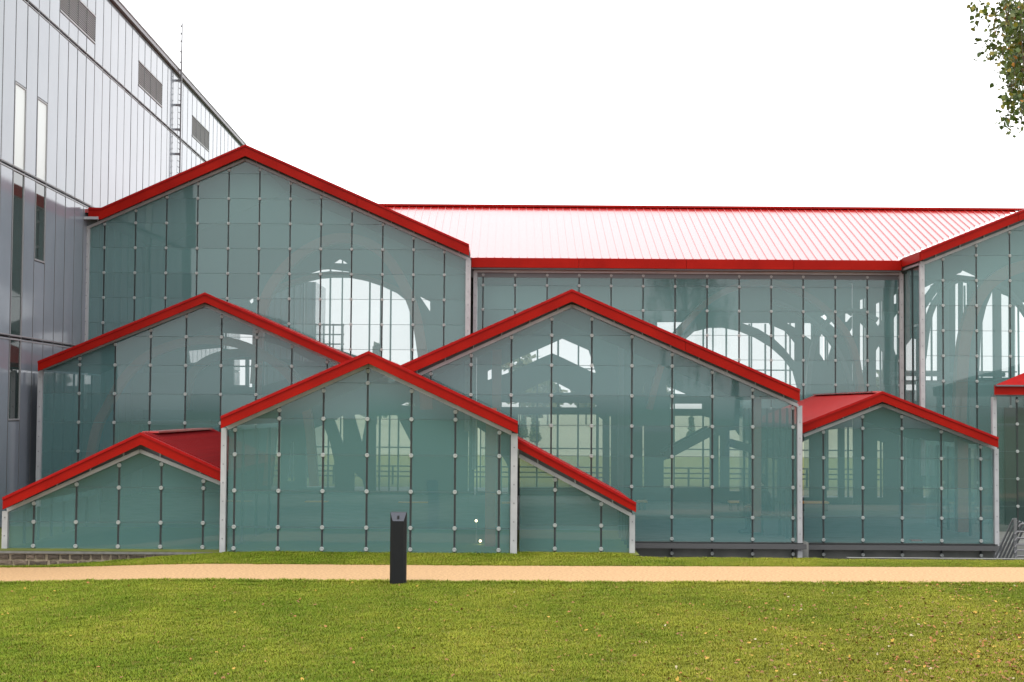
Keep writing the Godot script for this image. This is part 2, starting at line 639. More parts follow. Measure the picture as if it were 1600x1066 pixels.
# ---------------------------------------------------------------- ground
func build_ground() -> void:
	var s := st()
	var xs := [-400.0, -120.0, -50.0, -25.0]
	var x := -15.0
	while x <= 16.01:
		xs.append(x)
		x += 0.5
	xs.append_array([25.0, 50.0, 120.0, 400.0])
	var ds := [-300.0, -60.0, -15.0, 0.0, 6.0, 12.0]
	var d := 13.0
	while d < 27.4:
		ds.append(d)
		d += 0.5
	ds.append(27.5)
	for i in xs.size() - 1:
		for j in ds.size() - 1:
			var q := []
			for c in [[0, 0], [1, 0], [1, 1], [0, 1]]:
				var px: float = xs[i + c[0]]
				var pd: float = ds[j + c[1]]
				q.append(Vector3(px, ground_y(px, minf(pd, 27.49)), -pd))
			var n: Vector3 = (q[1] - q[0]).cross(q[3] - q[0]).normalized()
			if n.y < 0:
				n = -n
			quad(s, q[0], q[1], q[2], q[3], n)
	var up := Vector3.UP
	# terrace behind the retaining wall, the bank beside the moat and the meadow beyond the halls
	quad(s, Vector3(-400, 0, -27.5), Vector3(2.3, 0, -27.5), Vector3(2.3, 0, -33), Vector3(-400, 0, -33), up)
	quad(s, Vector3(17, 0, -27.35), Vector3(400, 0, -27.35), Vector3(400, 0, -33), Vector3(17, 0, -33), up)
	quad(s, Vector3(-400, 0, -50.6), Vector3(400, 0, -50.6), Vector3(400, 0, -85), Vector3(-400, 0, -85), up)
	quad(s, Vector3(-400, 0, -33), Vector3(-12, 0, -33), Vector3(-12, 0, -50.6), Vector3(-400, 0, -50.6), up)
	quad(s, Vector3(17, 0, -33), Vector3(400, 0, -33), Vector3(400, 0, -50.6), Vector3(17, 0, -50.6), up)
	struct("ground", s, M.turf_soil)
	s = st()
	quad(s, Vector3(-500, 0, -85), Vector3(500, 0, -85), Vector3(900, 0, -1500), Vector3(-900, 0, -1500), up)
	struct("field", s, M.hazy_field)  # far ground, its haze put into the colour
	# floors of the halls
	s = st()
	quad(s, Vector3(-12, 0.0, -33), Vector3(2.3, 0.0, -33), Vector3(2.3, 0.0, -50.6), Vector3(-12, 0.0, -50.6), up)
	box(s, Vector3(4.25, -0.35, -41.35), Vector3(3.9, 0.4, 18.5))
	box(s, Vector3(11.65, -0.4, -41.8), Vector3(10.7, 0.4, 17.6))
	struct("floor", s, M.floor)
	# moat in front of the right-hand houses
	s = st()
	quad(s, Vector3(2.3, -1.3, -27.35), Vector3(17, -1.3, -27.35), Vector3(17, -1.3, -34), Vector3(2.3, -1.3, -34), up)
	quad(s, Vector3(2.3, -1.3, -27.35), Vector3(2.3, 0, -27.35), Vector3(2.3, 0, -33), Vector3(2.3, -1.3, -33), Vector3.RIGHT)
	quad(s, Vector3(17, -1.3, -27.35), Vector3(17, 0, -27.35), Vector3(17, 0, -34), Vector3(17, -1.3, -34), Vector3.LEFT)
	quad(s, Vector3(2.3, -1.3, -27.35), Vector3(17, -1.3, -27.35), Vector3(17, -0.01, -27.35), Vector3(2.3, -0.01, -27.35), Vector3.FORWARD)
	struct("moat_floor", s, M.moat)
	s = st()
	box(s, Vector3(4.2, -0.75, -33.2), Vector3(3.9, 1.1, 0.1))
	box(s, Vector3(11.6, -0.75, -34.0), Vector3(10.8, 1.1, 0.1))
	struct("moat_wall", s, M.stone_0)
	# gravel path
	s = st()
	var px := -30.0
	while px < 32.0:
		var q := []
		for c in [[px, 0], [px + 0.5, 0], [px + 0.5, 1], [px, 1]]:
			var pd := path_front(c[0]) if c[1] == 0 else path_back(c[0])
			q.append(Vector3(c[0], ground_y(c[0], pd) + 0.008, -pd))
		quad(s, q[0], q[1], q[2], q[3], up)
		px += 0.5
	struct("path", s, M.gravel)

# ---------------------------------------------------------------- the tall grey building
func wall_x(d: float) -> float:
	return -10.871 - 0.02096 * (d - 39.1)

func wall_quad(s: SurfaceTool, d0: float, d1: float, y0: float, y1: float, out: float) -> void:
	var a := Vector3(wall_x(d0) + out, y0, -d0)
	var b := Vector3(wall_x(d1) + out, y0, -d1)
	var n := Vector3(1, 0, -0.02096).normalized()
	quad(s, a, b, Vector3(b.x, y1, b.z), Vector3(a.x, y1, a.z), n)
	var i := Vector3(0.04, 0, 0)
	quad(s, a, Vector3(a.x, y1, a.z), Vector3(a.x, y1, a.z) - i, a - i, Vector3(0, 0, 1))
	quad(s, b, Vector3(b.x, y1, b.z), Vector3(b.x, y1, b.z) - i, b - i, Vector3(0, 0, -1))

func wall_box(s: SurfaceTool, d0: float, d1: float, y0: float, y1: float, o0: float, o1: float) -> void:
	var dm := (d0 + d1) * 0.5
	var ang := atan(0.02096)
	box(s, Vector3(wall_x(dm) + (o0 + o1) * 0.5, (y0 + y1) * 0.5, -dm), Vector3(o1 - o0, y1 - y0, d1 - d0), Basis(Vector3.UP, ang * -1.0) if false else Basis(Vector3.UP, ang))

func build_grey_building() -> void:
	var root := thing("grey_building", "tall grey metal and glass clad building receding along the left edge, above the red roofs", "building", Vector3(-16, 0, -47))
	var s := st()
	var poly := PackedVector2Array([Vector2(wall_x(27.0) - 0.06, 27.0), Vector2(wall_x(64.45) - 0.06, 64.45), Vector2(-28, 64.45), Vector2(-28, 27.0)])
	for i in 4:
		var a := poly[i]
		var b := poly[(i + 1) % 4]
		var e := (b - a).normalized()
		quad(s, Vector3(a.x, 0, -a.y), Vector3(b.x, 0, -b.y), Vector3(b.x, 13.55, -b.y), Vector3(a.x, 13.55, -a.y), Vector3(e.y, 0, e.x) if i == 0 else Vector3(-e.y, 0, -e.x))
	part("wall", s, M.dark_joint, root)
	s = st()
	quad(s, Vector3(poly[0].x, 13.5, -poly[0].y), Vector3(poly[1].x, 13.5, -poly[1].y), Vector3(poly[2].x, 13.5, -poly[2].y), Vector3(poly[3].x, 13.5, -poly[3].y), Vector3.UP)
	part("roof", s, M.closure, root)
	var rows := [0.0, 4.05, 7.69, 11.5, 13.52]
	var mod := 0.84
	var first := 32.78
	for k in range(-5, 38):
		var d0 := first + mod * k
		var d1 := minf(d0 + mod, 64.4)
		for r in 4:
			var y0: float = rows[r] + 0.02
			var y1: float = rows[r + 1] - 0.02
			if r == 3 and (k in range(4, 8) or k in range(14, 18) or k in range(24, 28)):
				panel(root, d0, d1, y0, 11.98)
				panel(root, d0, d1, 12.68, y1)
				vent(root, d0, d1, 11.98, 12.68)
			elif r == 2 and (k == 0 or k == 2):
				slot(root, d0, d1, y0, 9.56, "pale_slot")
				panel(root, d0, d1, 9.58, y1)
			elif r == 1 and k == 0:
				slot(root, d0, d1, y0, y1, "slot_glass")
			elif r == 1 and k == 2:
				slot(root, d0, d1, 5.86, y1, "slot_glass")
				panel(root, d0, d1, y0, 5.84)
			elif r == 0 and k == 0:
				slot(root, d0, d1, 2.26, y1, "slot_glass")
				panel(root, d0, d1, y0, 2.24)
			else:
				panel(root, d0, d1, y0, y1)
		var e := st()
		wall_box(e, d0 - 0.012, d0 + 0.012, 0.0, 13.5, -0.02, 0.006)
		part("panel_edge", e, M.steel, root)
	for r in range(1, 4):
		for o in [-0.045, 0.045]:
			var e := st()
			wall_box(e, 28.6, 64.4, rows[r] + o - 0.011, rows[r] + o + 0.011, -0.02, 0.014)
			part("floor_line", e, M.panel_edge, root)
	var c := st()
	wall_box(c, 27.0, 64.5, 13.52, 13.64, -0.5, 0.1)
	part("coping", c, M.coping, root)
	c = st()
	wall_box(c, 27.0, 64.5, 13.64, 13.68, -0.5, 0.12)
	part("coping_lip", c, M.panel_edge, root)
	# ladder and mast on the wall
	var lx := wall_x(50.0)
	var l := st()
	box(l, Vector3(lx + 0.16, 9.6, -50.1), Vector3(0.04, 8.1, 0.05))
	var y := 6.0
	while y < 13.6:
		box(l, Vector3(lx + 0.075, y, -50.1), Vector3(0.15, 0.07, 0.05))
		y += 0.81
	var ladder := part("ladder", l, M.galvanised, root)
	l = st()
	y = 5.8
	while y < 13.7:
		bar(l, Vector3(lx + 0.15, y, -50.1), Vector3(lx + 0.08, y + 0.05, -50.1), 0.018, 0.02)
		y += 0.2
	part("rung", l, M.galvanised, ladder).set_meta("kind", "stuff")
	l = st()
	tube(l, Vector3(lx + 0.16, 13.3, -50.1), Vector3(lx + 0.16, 15.2, -50.1), 0.034, 0.022)
	var mast := part("mast", l, M.galvanised, root)
	for yy in [13.9, 14.25, 14.6, 14.85, 15.1]:
		l = st()
		box(l, Vector3(lx + 0.14, yy, -50.1), Vector3(0.07, 0.05, 0.05))
		part("knob", l, M.galvanised, mast)

func panel(root: Node3D, d0: float, d1: float, y0: float, y1: float) -> void:
	var s := st()
	var t := rng.randf_range(-0.002, 0.002)
	wall_quad(s, d0 + 0.02, d1 - 0.02, y0, y1, t)
	part("cladding_panel", s, M["panel_%d" % rng.randi_range(0, 3)], root)

func slot(root: Node3D, d0: float, d1: float, y0: float, y1: float, m: String) -> void:
	var s := st()
	wall_quad(s, d0 + 0.05, d1 - 0.05, y0 + 0.04, y1 - 0.04, -0.01)
	var w := part("window", s, M[m], root)
	s = st()
	wall_box(s, d0 + 0.022, d0 + 0.05, y0, y1, -0.02, 0.008)
	wall_box(s, d1 - 0.05, d1 - 0.022, y0, y1, -0.02, 0.008)
	wall_box(s, d0 + 0.052, d1 - 0.052, y0, y0 + 0.04, -0.02, 0.007)
	wall_box(s, d0 + 0.052, d1 - 0.052, y1 - 0.04, y1, -0.02, 0.007)
	part("frame", s, M.panel_edge, w)

func vent(root: Node3D, d0: float, d1: float, y0: float, y1: float) -> void:
	var s := st()
	wall_quad(s, d0 + 0.03, d1 - 0.03, y0, y1, -0.04)
	var v := part("vent", s, M.dark_joint, root)
	s = st()
	var y := y0 + 0.03
	while y < y1 - 0.02:
		wall_box(s, d0 + 0.03, d1 - 0.03, y, y + 0.022, -0.03, 0.0)
		y += 0.055
	part("slats", s, M.louvre, v).set_meta("kind", "stuff")
	for yy in [y0, y1]:
		s = st()
		wall_box(s, d0 + 0.02, d1 - 0.02, yy - 0.02, yy + 0.018, -0.02, 0.02)
		part("frame", s, M.panel_edge, v)

# ---------------------------------------------------------------- glass halls and houses
func build_halls() -> void:
	# ridge lines of the roofs, used as the cut-outs where a front house meets the hall behind
	var ra := [Vector2(-11.12, 7.583), Vector2(-10.437, 7.583), Vector2(-6.811, 9.225), Vector2(-1.103, 6.721)]
	var rd := [Vector2(-10.450, 3.542), Vector2(-6.792, 5.088), Vector2(-3.142, 3.494)]
	var re := [Vector2(-9.117, 0.919), Vector2(-6.659, 2.100), Vector2(-5.165, 1.428)]
	var rf := [Vector2(-5.131, 2.406), Vector2(-2.534, 3.572), Vector2(0.112, 2.352)]
	var ri := [Vector2(0.116, 2.037), Vector2(2.251, 0.904)]
	var rg := [Vector2(-2.396, 3.400), Vector2(1.229, 5.045), Vector2(5.939, 3.010)]
	var rh := [Vector2(6.148, 2.305), Vector2(7.857, 2.994), Vector2(10.304, 2.036)]
	var rc := [Vector2(10.125, 6.555), Vector2(14.969, 8.537), Vector2(16.821, 7.798)]
	var long_rail := [Vector2(-1.001, 6.176), Vector2(10.176, 6.179)]

	# big left hall
	var a := thing("glass_hall", "largest glass hall with a broad red gable against the grey building, behind the other gables", "building", Vector3(-6.8, 0, -39.1))
	var rail_a := [Vector2(-10.882, 7.116), Vector2(-6.859, 8.906), Vector2(-1.077, 6.373)]
	roof_set(a, ra, rail_a, 38.75, 39.1, 50.3, 0.27, "red_roof", false, -10.761)
	glaze(a, 39.1, rail_a, 0.0, -10.431, 0.79, 6.627, 0.64, [rd, rf, rg], "upper")
	post(a, -10.851, 39.1, 2.5, rail_a[0].y)
	post(a, -1.128, 39.1, 2.0, rail_a[2].y, 0.13)
	var s := st()
	box(s, Vector3(rail_a[0].x + 0.2, rail_a[0].y + 0.22, -38.72), Vector3(0.36, 0.07, 0.08))
	part("gutter_end", s, M.light_trim, a)
	side_glass(a, rail_a[2].x - 0.02, 39.15, 40.0, 0.0, 6.3)
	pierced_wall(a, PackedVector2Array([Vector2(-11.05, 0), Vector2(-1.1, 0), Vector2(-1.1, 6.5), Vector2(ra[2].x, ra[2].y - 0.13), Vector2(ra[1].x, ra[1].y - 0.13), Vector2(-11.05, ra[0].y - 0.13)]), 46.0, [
		PackedVector2Array([Vector2(-7.648, 5.462), Vector2(-7.593, 5.617), Vector2(-7.346, 5.868), Vector2(-6.984, 6.064), Vector2(-6.678, 6.191), Vector2(-6.258, 6.338), Vector2(-5.779, 6.457), Vector2(-5.395, 6.489), Vector2(-4.914, 6.492), Vector2(-4.433, 6.409), Vector2(-3.912, 6.239), Vector2(-3.468, 6.030), Vector2(-3.197, 5.821), Vector2(-3.079, 5.590), Vector2(-3.042, 3.785), Vector2(-4.310, 4.026), Vector2(-6.140, 4.627), Vector2(-7.645, 5.289)]),
		PackedVector2Array([Vector2(-6.165, 6.580), Vector2(-5.782, 6.727), Vector2(-5.494, 6.748), Vector2(-4.916, 6.675), Vector2(-4.916, 6.637), Vector2(-5.493, 6.675), Vector2(-5.781, 6.640)]),
		PackedVector2Array([Vector2(-5.400, 6.923), Vector2(-5.209, 7.049), Vector2(-5.074, 6.992), Vector2(-4.957, 6.906)]),
		PackedVector2Array([Vector2(-7.921, 5.768), Vector2(-7.845, 5.846), Vector2(-7.406, 6.032), Vector2(-7.520, 5.925), Vector2(-7.843, 5.672)]),
		PackedVector2Array([Vector2(-2.775, 5.939), Vector2(-2.467, 5.787), Vector2(-2.464, 5.479)]),
		PackedVector2Array([Vector2(-3.001, 5.418), Vector2(-2.882, 5.034), Vector2(-2.780, 4.459), Vector2(-2.755, 3.787), Vector2(-2.985, 3.786)]),
		PackedVector2Array([Vector2(-9.721, 4.256), Vector2(-8.726, 4.359), Vector2(-8.721, 4.033), Vector2(-9.658, 3.873)]),
		PackedVector2Array([Vector2(-8.675, 4.801), Vector2(-7.657, 4.732), Vector2(-7.650, 4.271), Vector2(-8.667, 4.321)]),
		PackedVector2Array([Vector2(-8.356, 3.997), Vector2(-7.991, 4.000), Vector2(-7.980, 3.233), Vector2(-8.344, 3.231)]),
		PackedVector2Array([Vector2(-7.896, 4.001), Vector2(-7.282, 3.986), Vector2(-6.798, 3.663), Vector2(-6.757, 3.433), Vector2(-7.558, 3.179), Vector2(-7.884, 3.176)]),
		PackedVector2Array([Vector2(-7.482, 4.579), Vector2(-6.904, 4.411), Vector2(-5.843, 3.900), Vector2(-6.899, 4.046), Vector2(-7.477, 4.234)]),
		PackedVector2Array([Vector2(-6.697, 0.377), Vector2(-6.663, 0.701), Vector2(-6.578, 1.522), Vector2(-6.483, 1.561), Vector2(-6.467, 0.378)]),
		PackedVector2Array([Vector2(-6.141, 1.792), Vector2(-6.028, 1.908), Vector2(-5.628, 2.063), Vector2(-5.431, 1.568), Vector2(-5.290, 0.997), Vector2(-5.261, 0.196), Vector2(-6.121, 0.190)]),
		PackedVector2Array([Vector2(-5.305, 2.219), Vector2(-5.038, 2.354), Vector2(-5.028, 1.495)]),
		PackedVector2Array([Vector2(-4.713, 2.376), Vector2(-4.369, 2.378), Vector2(-4.366, 2.149), Vector2(-4.474, 1.537)]),
		PackedVector2Array([Vector2(-4.693, 0.658), Vector2(-4.442, 0.431), Vector2(-4.362, 0.088), Vector2(-4.687, 0.086)]),
		PackedVector2Array([Vector2(-4.062, 2.361), Vector2(-3.430, 2.366), Vector2(-3.021, 1.585), Vector2(-2.968, 0.098), Vector2(-4.037, 0.091)]),
		PackedVector2Array([Vector2(-3.319, 2.672), Vector2(-3.128, 2.769), Vector2(-2.917, 2.713), Vector2(-2.839, 2.637)])])
	arch(a, [Vector2(-6.790, 3.195), Vector2(-6.649, 5.144), Vector2(-6.154, 6.167), Vector2(-5.450, 6.785), Vector2(-4.689, 7.080), Vector2(-3.924, 6.983), Vector2(-3.342, 6.578), Vector2(-2.859, 5.799), Vector2(-2.546, 5.003), Vector2(-2.331, 3.733), Vector2(-2.218, 2.551)], 40.6, 0.26, 0.3, M.glulam)
	for q in [459, 515, 577, 610, 595, 624]:
		column(a, (q - 800.0) * 46.35 / 2400.0, 46.3, 0.0, 2.9 if q in [595, 624] else 7.4, 0.05, M.steel, "inner_mullion")
	arch(a, [Vector2(-7.220, 2.513), Vector2(-7.380, 4.712), Vector2(-6.991, 5.782), Vector2(-6.261, 6.192), Vector2(-5.069, 6.422), Vector2(-3.872, 6.209), Vector2(-2.947, 5.663), Vector2(-2.660, 4.378), Vector2(-2.550, 2.546)], 44.0, 0.14, 0.3, M.glulam)
	back_grid(a, -10.6, -1.2, 50.1, ra)

	# mid left house
	var dh := thing("glass_house", "middle gabled glass house at left, between the low corner house and the largest hall", "building", Vector3(-6.8, 0, -34.2), "stepped glass houses")
	var rail_d := [Vector2(-10.455, 3.388), Vector2(-6.859, 4.849), Vector2(-3.201, 3.304)]
	roof_set(dh, rd, rail_d, 33.85, 34.2, 39.0, 0.2, "red_sheet")
	glaze(dh, 34.2, rail_d, 0.0, -9.623, 0.787, 2.860, 0.64, [re, rf], "front")
	post(dh, -10.481, 34.2, 0.0, rail_d[0].y - 0.02)
	side_glass(dh, rail_d[0].x + 0.01, 34.3, 39.0, 0.0, rail_d[0].y - 0.05)
	arch(dh, [Vector2(-9.825, 0.734), Vector2(-9.613, 1.987), Vector2(-9.358, 2.564), Vector2(-9.014, 3.187), Vector2(-8.506, 3.708), Vector2(-7.845, 4.009), Vector2(-7.107, 4.133), Vector2(-6.365, 4.049), Vector2(-5.620, 3.714), Vector2(-5.051, 3.185), Vector2(-4.715, 2.390), Vector2(-4.547, 0.771)], 35.5, 0.2, 0.25, M.glulam)
	arch(dh, [Vector2(-8.118, 2.512), Vector2(-7.972, 3.303), Vector2(-7.630, 3.686), Vector2(-7.126, 3.880), Vector2(-6.493, 3.916), Vector2(-5.856, 3.698), Vector2(-5.344, 3.290), Vector2(-5.129, 2.532)], 38.0, 0.2, 0.25, M.glulam)
	s = st()
	box(s, Vector3(-8.7, 2.95, -38.3), Vector3(1.35, 0.9, 0.8))
	part("loft_box", s, M.steel, dh)
	s = st()
	box(s, Vector3(-8.1, 2.2, -37.0), Vector3(1.9, 0.12, 0.8))
	part("gallery_floor", s, M.steel, dh)

	# low corner house in front at left
	var eh := thing("glass_house", "lowest gabled glass house in the near left corner above the rough stone wall", "building", Vector3(-6.7, 0, -28), "stepped glass houses")
	var rail_e := [Vector2(-9.124, 0.690), Vector2(-6.737, 1.779), Vector2(-5.273, 1.204)]
	roof_set(eh, re, rail_e, 27.65, 28.0, 34.1, 0.2, "red_ribbed", true)
	glaze(eh, 28.0, rail_e, -0.016, -7.891, 0.768, 0.479, 0.63, [], "front")
	post(eh, -9.162, 28.0, -0.02, rail_e[0].y - 0.02)
	side_glass(eh, rail_e[0].x, 28.1, 34.0, 0.0, rail_e[0].y - 0.05)
	s = st()
	box(s, Vector3(re[1].x + 0.02, re[1].y + 0.012, -30.9), Vector3(0.3, 0.03, 5.2))
	part("ridge_cap", s, M.red_roof, eh)
	s = st()
	box(s, Vector3((rail_e[0].x + rail_e[2].x) * 0.5, -0.035, -27.95), Vector3(rail_e[2].x - rail_e[0].x, 0.05, 0.12))
	part("sill", s, M.dark_joint, eh)

	# front centre house
	var fh := thing("glass_house", "nearest gabled glass house at the centre, directly behind the dark bollard", "building", Vector3(-2.5, 0, -27.5), "stepped glass houses")
	var rail_f := [Vector2(-5.068, 2.210), Vector2(-2.564, 3.343), Vector2(0.000, 2.154)]
	roof_set(fh, rf, rail_f, 27.15, 27.5, 33.9, 0.2, "red_sheet")
	glaze(fh, 27.5, rail_f, 0.012, -2.575, 0.787, 1.743, 0.645, [], "front")
	post(fh, -5.126, 27.5, 0.0, rail_f[0].y, 0.095)
	post(fh, 0.053, 27.5, 0.0, rail_f[2].y, 0.12)
	side_glass(fh, rail_f[0].x - 0.02, 27.6, 34.0, 0.0, rail_f[0].y - 0.05, 1.6)
	column(fh, -0.385, 29.0, 0.0, 2.6, 0.2, M.glulam)
	s = st()
	box(s, Vector3(rf[2].x - 0.02, rf[2].y - 0.12, -27.3), Vector3(0.08, 0.16, 0.2))
	part("gutter_end", s, M.dark_joint, fh)
	for p in [Vector2(-0.661, 0.443), Vector2(-0.579, 0.060)]:
		var o := thing("small_lamp", "small glowing round lamp low behind the centre house glass, %s of the two" % ("upper" if p.y > 0.4 else "lower"), "lamp", Vector3(p.x, p.y, -29.5), "small lamps behind the glass")
		s = st()
		for i in 8:
			for j in 4:
				var q := []
				for c in [[i, j], [i + 1, j], [i + 1, j + 1], [i, j + 1]]:
					q.append(Vector3.UP.rotated(Vector3.RIGHT, PI * c[1] / 4.0).rotated(Vector3.UP, TAU * c[0] / 8.0) * 0.028)
				quad(s, q[0], q[1], q[2], q[3], (q[0] + q[1] + q[2] + q[3]).normalized())
		put("bulb", s.commit(), M.lamp_glow, o)
		s = st()
		tube(s, Vector3(0, -p.y, -0.06), Vector3(0, 0, -0.06), 0.01, 0.01)
		tube(s, Vector3(0, 0, -0.06), Vector3(0, 0, -0.02), 0.012, 0.012)
		put("stem", s.commit(), M.steel, o)
		var li := OmniLight3D.new()
		li.name = "lamp_light"
		li.light_energy = 0.01
		li.light_color = Color(1.0, 0.92, 0.72)
		li.light_size = 0.03
		li.omni_range = 20.0
		li.omni_attenuation = 2.0
		li.shadow_enabled = true
		li.position = Vector3(0, 0, 0.04)
		o.add_child(li)

	# lean-to beside it
	var ih := thing("glass_lean_to", "low glass lean-to with a steep red roof falling right, beside the centre house", "building", Vector3(1.2, 0, -28), "stepped glass houses")
	var rail_i := [Vector2(0.143, 1.740), Vector2(2.183, 0.682)]
	roof_set(ih, ri, rail_i, 27.7, 28.0, 31.9, 0.16, "red_sheet")
	glaze(ih, 28.0, rail_i, 0.0, 0.802, 0.84, 0.482, 0.64, [], "front")
	post(ih, 2.202, 28.0, -0.02, rail_i[1].y)
	side_glass(ih, rail_i[1].x + 0.02, 28.1, 31.9, 0.0, rail_i[1].y - 0.04)

	# mid right house
	var gh := thing("glass_house", "tall gabled glass house right of centre standing in the dark moat", "building", Vector3(1.8, 0, -32), "stepped glass houses")
	var rail_g := [Vector2(-2.260, 3.130), Vector2(1.244, 4.744), Vector2(5.951, 2.695)]
	var fl := -0.142
	roof_set(gh, rg, rail_g, 31.65, 32.0, 39.9, 0.235, "red_sheet")
	glaze(gh, 32.0, rail_g, fl, 1.666, 0.838, 1.619, 0.627, [rf, ri], "front")
	post(gh, 5.989, 32.0, -1.2, rail_g[2].y, 0.1)
	side_glass(gh, rail_g[2].x - 0.04, 32.1, 39.9, fl, rail_g[2].y - 0.05)
	column(gh, -0.331, 34.0, -0.1, 3.9, 0.2, M.glulam)
	column(gh, 5.431, 34.0, -0.1, 2.9, 0.19, M.glulam)
	s = st()
	box(s, Vector3((2.524 + 6.107) * 0.5, fl - 0.075, -31.9), Vector3(6.107 - 2.524, 0.1, 0.15))
	part("walkway_beam", s, M.beam_grey, gh)
	s = st()
	box(s, Vector3((2.524 + 6.107) * 0.5, fl - 0.012, -31.95), Vector3(6.001 - 2.524, 0.02, 0.1))
	part("sill", s, M.dark_joint, gh)
	lower_glass(gh, 32.0, 2.524, 5.948, fl - 0.14, -1.3, 1.666, 0.838)
	stair(gh)

	# low right house
	var hh := thing("glass_house", "low gabled glass house at right, its red roof slope showing beside the tall moat house", "building", Vector3(8, 0, -32.9), "stepped glass houses")
	var rail_h := [Vector2(6.241, 2.056), Vector2(7.933, 2.724), Vector2(10.318, 1.825)]
	var hl := -0.218
	roof_set(hh, rh, rail_h, 32.55, 32.9, 39.9, 0.2, "red_sheet")
	glaze(hh, 32.9, rail_h, hl, 7.512, 0.84, 1.587, 0.635, [], "front")
	post(hh, 10.352, 32.9, -1.2, rail_h[2].y - 0.02, 0.09)
	side_glass(hh, rail_h[2].x + 0.03, 33.0, 38.2, hl, rail_h[2].y - 0.05)
	column(hh, 10.126, 34.5, -0.1, 2.1, 0.24, M.glulam)
	s = st()
	box(s, Vector3(rh[1].x, rh[1].y + 0.01, -36.3), Vector3(0.2, 0.03, 6.6))
	part("ridge_cap", s, M.red_roof, hh)
	s = st()
	box(s, Vector3((6.224 + 10.481) * 0.5, hl - 0.085, -32.8), Vector3(10.481 - 6.333, 0.1, 0.15))
	part("walkway_beam", s, M.beam_grey, hh)
	s = st()
	box(s, Vector3((6.224 + 10.481) * 0.5, hl - 0.015, -32.85), Vector3(10.344 - 6.333, 0.022, 0.1))
	part("sill", s, M.dark_joint, hh)
	lower_glass(hh, 32.9, 6.279, 10.344, hl - 0.15, -1.3, 7.512, 0.84)

	# long hall behind, ridge across the picture
	var lh := thing("glass_hall", "long glass hall across the back, its pale sheened red roof seen from the eaves side", "building", Vector3(4.5, 0, -40.1))
	var ey := 6.500
	var ry := ey + 0.38 * 5.35
	glaze(lh, 40.1, long_rail, 0.0, 4.261, 0.838, 5.814, 0.637, [rg, rh], "upper")
	post(lh, -0.969, 40.1, 1.0, long_rail[0].y, 0.1)
	post(lh, 10.170, 40.1, 0.5, long_rail[1].y, 0.1)
	var x0 := -1.07
	var x1 := 10.1
	var nb := 4
	for i in nb:
		s = st()
		var xa := lerpf(x0, x1, float(i) / nb) + (0.004 if i else 0.0)
		var xb := lerpf(x0, x1, float(i + 1) / nb) - (0.004 if i < nb - 1 else 0.0)
		box(s, Vector3((xa + xb) * 0.5, ey - 0.125, -39.78), Vector3(xb - xa, 0.25, 0.06))
		part("fascia", s, M.red_paint, lh)
	s = st()
	box(s, Vector3((x0 + x1) * 0.5, ey - 0.27, -39.95), Vector3(x1 - x0, 0.04, 0.3))
	part("soffit", s, M.closure, lh)
	s = st()
	box(s, Vector3((x0 + x1) * 0.5, ey - 0.33, -40.11), Vector3(x1 - x0, 0.3, 0.05))
	part("closing_panel", s, M.closure, lh)
	s = st()
	bar(s, Vector3(long_rail[0].x, long_rail[0].y, -40.05), Vector3(long_rail[1].x, long_rail[1].y, -40.05), 0.07, 0.08)
	part("rail", s, M.light_trim, lh)
	for i in 14:
		s = st()
		var bx: float = 4.261 + 0.838 * (i - 6)
		box(s, Vector3(bx, long_rail[0].y + 0.12, -40.04), Vector3(0.03, 0.2, 0.04))
		part("bracket", s, M.light_trim, lh)
	var slope_a: float = (ra[3].y - ra[2].y) / (ra[3].x - ra[2].x)
	var slope_c: float = (rc[1].y - rc[0].y) / (rc[1].x - rc[0].x)
	var px := -5.2
	while px < 15.0:
		var xm := px + 0.1075
		var dstart := 39.75
		if xm < -1.09:
			dstart = 39.75 + maxf(0.0, (ra[3].y + slope_a * (xm - ra[3].x) - ey) / 0.38) + 0.05
		elif xm > 10.1:
			dstart = 39.75 + maxf(0.0, (rc[0].y + slope_c * (xm - rc[0].x) - ey) / 0.38) + 0.05
		if dstart < 45.0:
			s = st()
			var y0 := ey + 0.38 * (dstart - 39.75)
			var lift := rng.randf_range(0.0, 0.003)
			var n := Vector3(rng.randf_range(-0.008, 0.008), 1, 0.38).normalized()
			quad(s, Vector3(px, y0 + lift, -dstart), Vector3(px + 0.215, y0 + lift, -dstart), Vector3(px + 0.215, ry + lift, -45.1), Vector3(px, ry + lift, -45.1), n)
			var p := part("roof_panel", s, M.red_roof, lh)
			s = st()
			bar(s, Vector3(px, y0 + 0.012, -dstart), Vector3(px, ry + 0.012, -45.1), 0.012, 0.034)
			part("standing_seam", s, M.red_roof, p)
		px += 0.215
	s = st()
	quad(s, Vector3(-1.05, ry, -45.1), Vector3(10.2, ry, -45.1), Vector3(10.2, ey, -50.45), Vector3(-1.05, ey, -50.45), Vector3(0, 1, -0.38).normalized())
	part("rear_roof", s, M.red_roof, lh)
	s = st()
	quad(s, Vector3(-1.0, ry - 0.12, -45.1), Vector3(10.1, ry - 0.12, -45.1), Vector3(10.1, ey - 0.12, -50.4), Vector3(-1.0, ey - 0.12, -50.4), Vector3(0, -1, 0.38).normalized())
	quad(s, Vector3(-1.0, ry - 0.12, -45.1), Vector3(10.1, ry - 0.12, -45.1), Vector3(10.1, ey - 0.12, -39.82), Vector3(-1.0, ey - 0.12, -39.82), Vector3(0, -1, -0.38).normalized())
	part("ceiling", s, M.ceiling, lh)
	s = st()
	box(s, Vector3(5.0, ry + 0.025, -45.1), Vector3(20.4, 0.06, 0.24))
	part("ridge_cap", s, M.red_paint, lh)
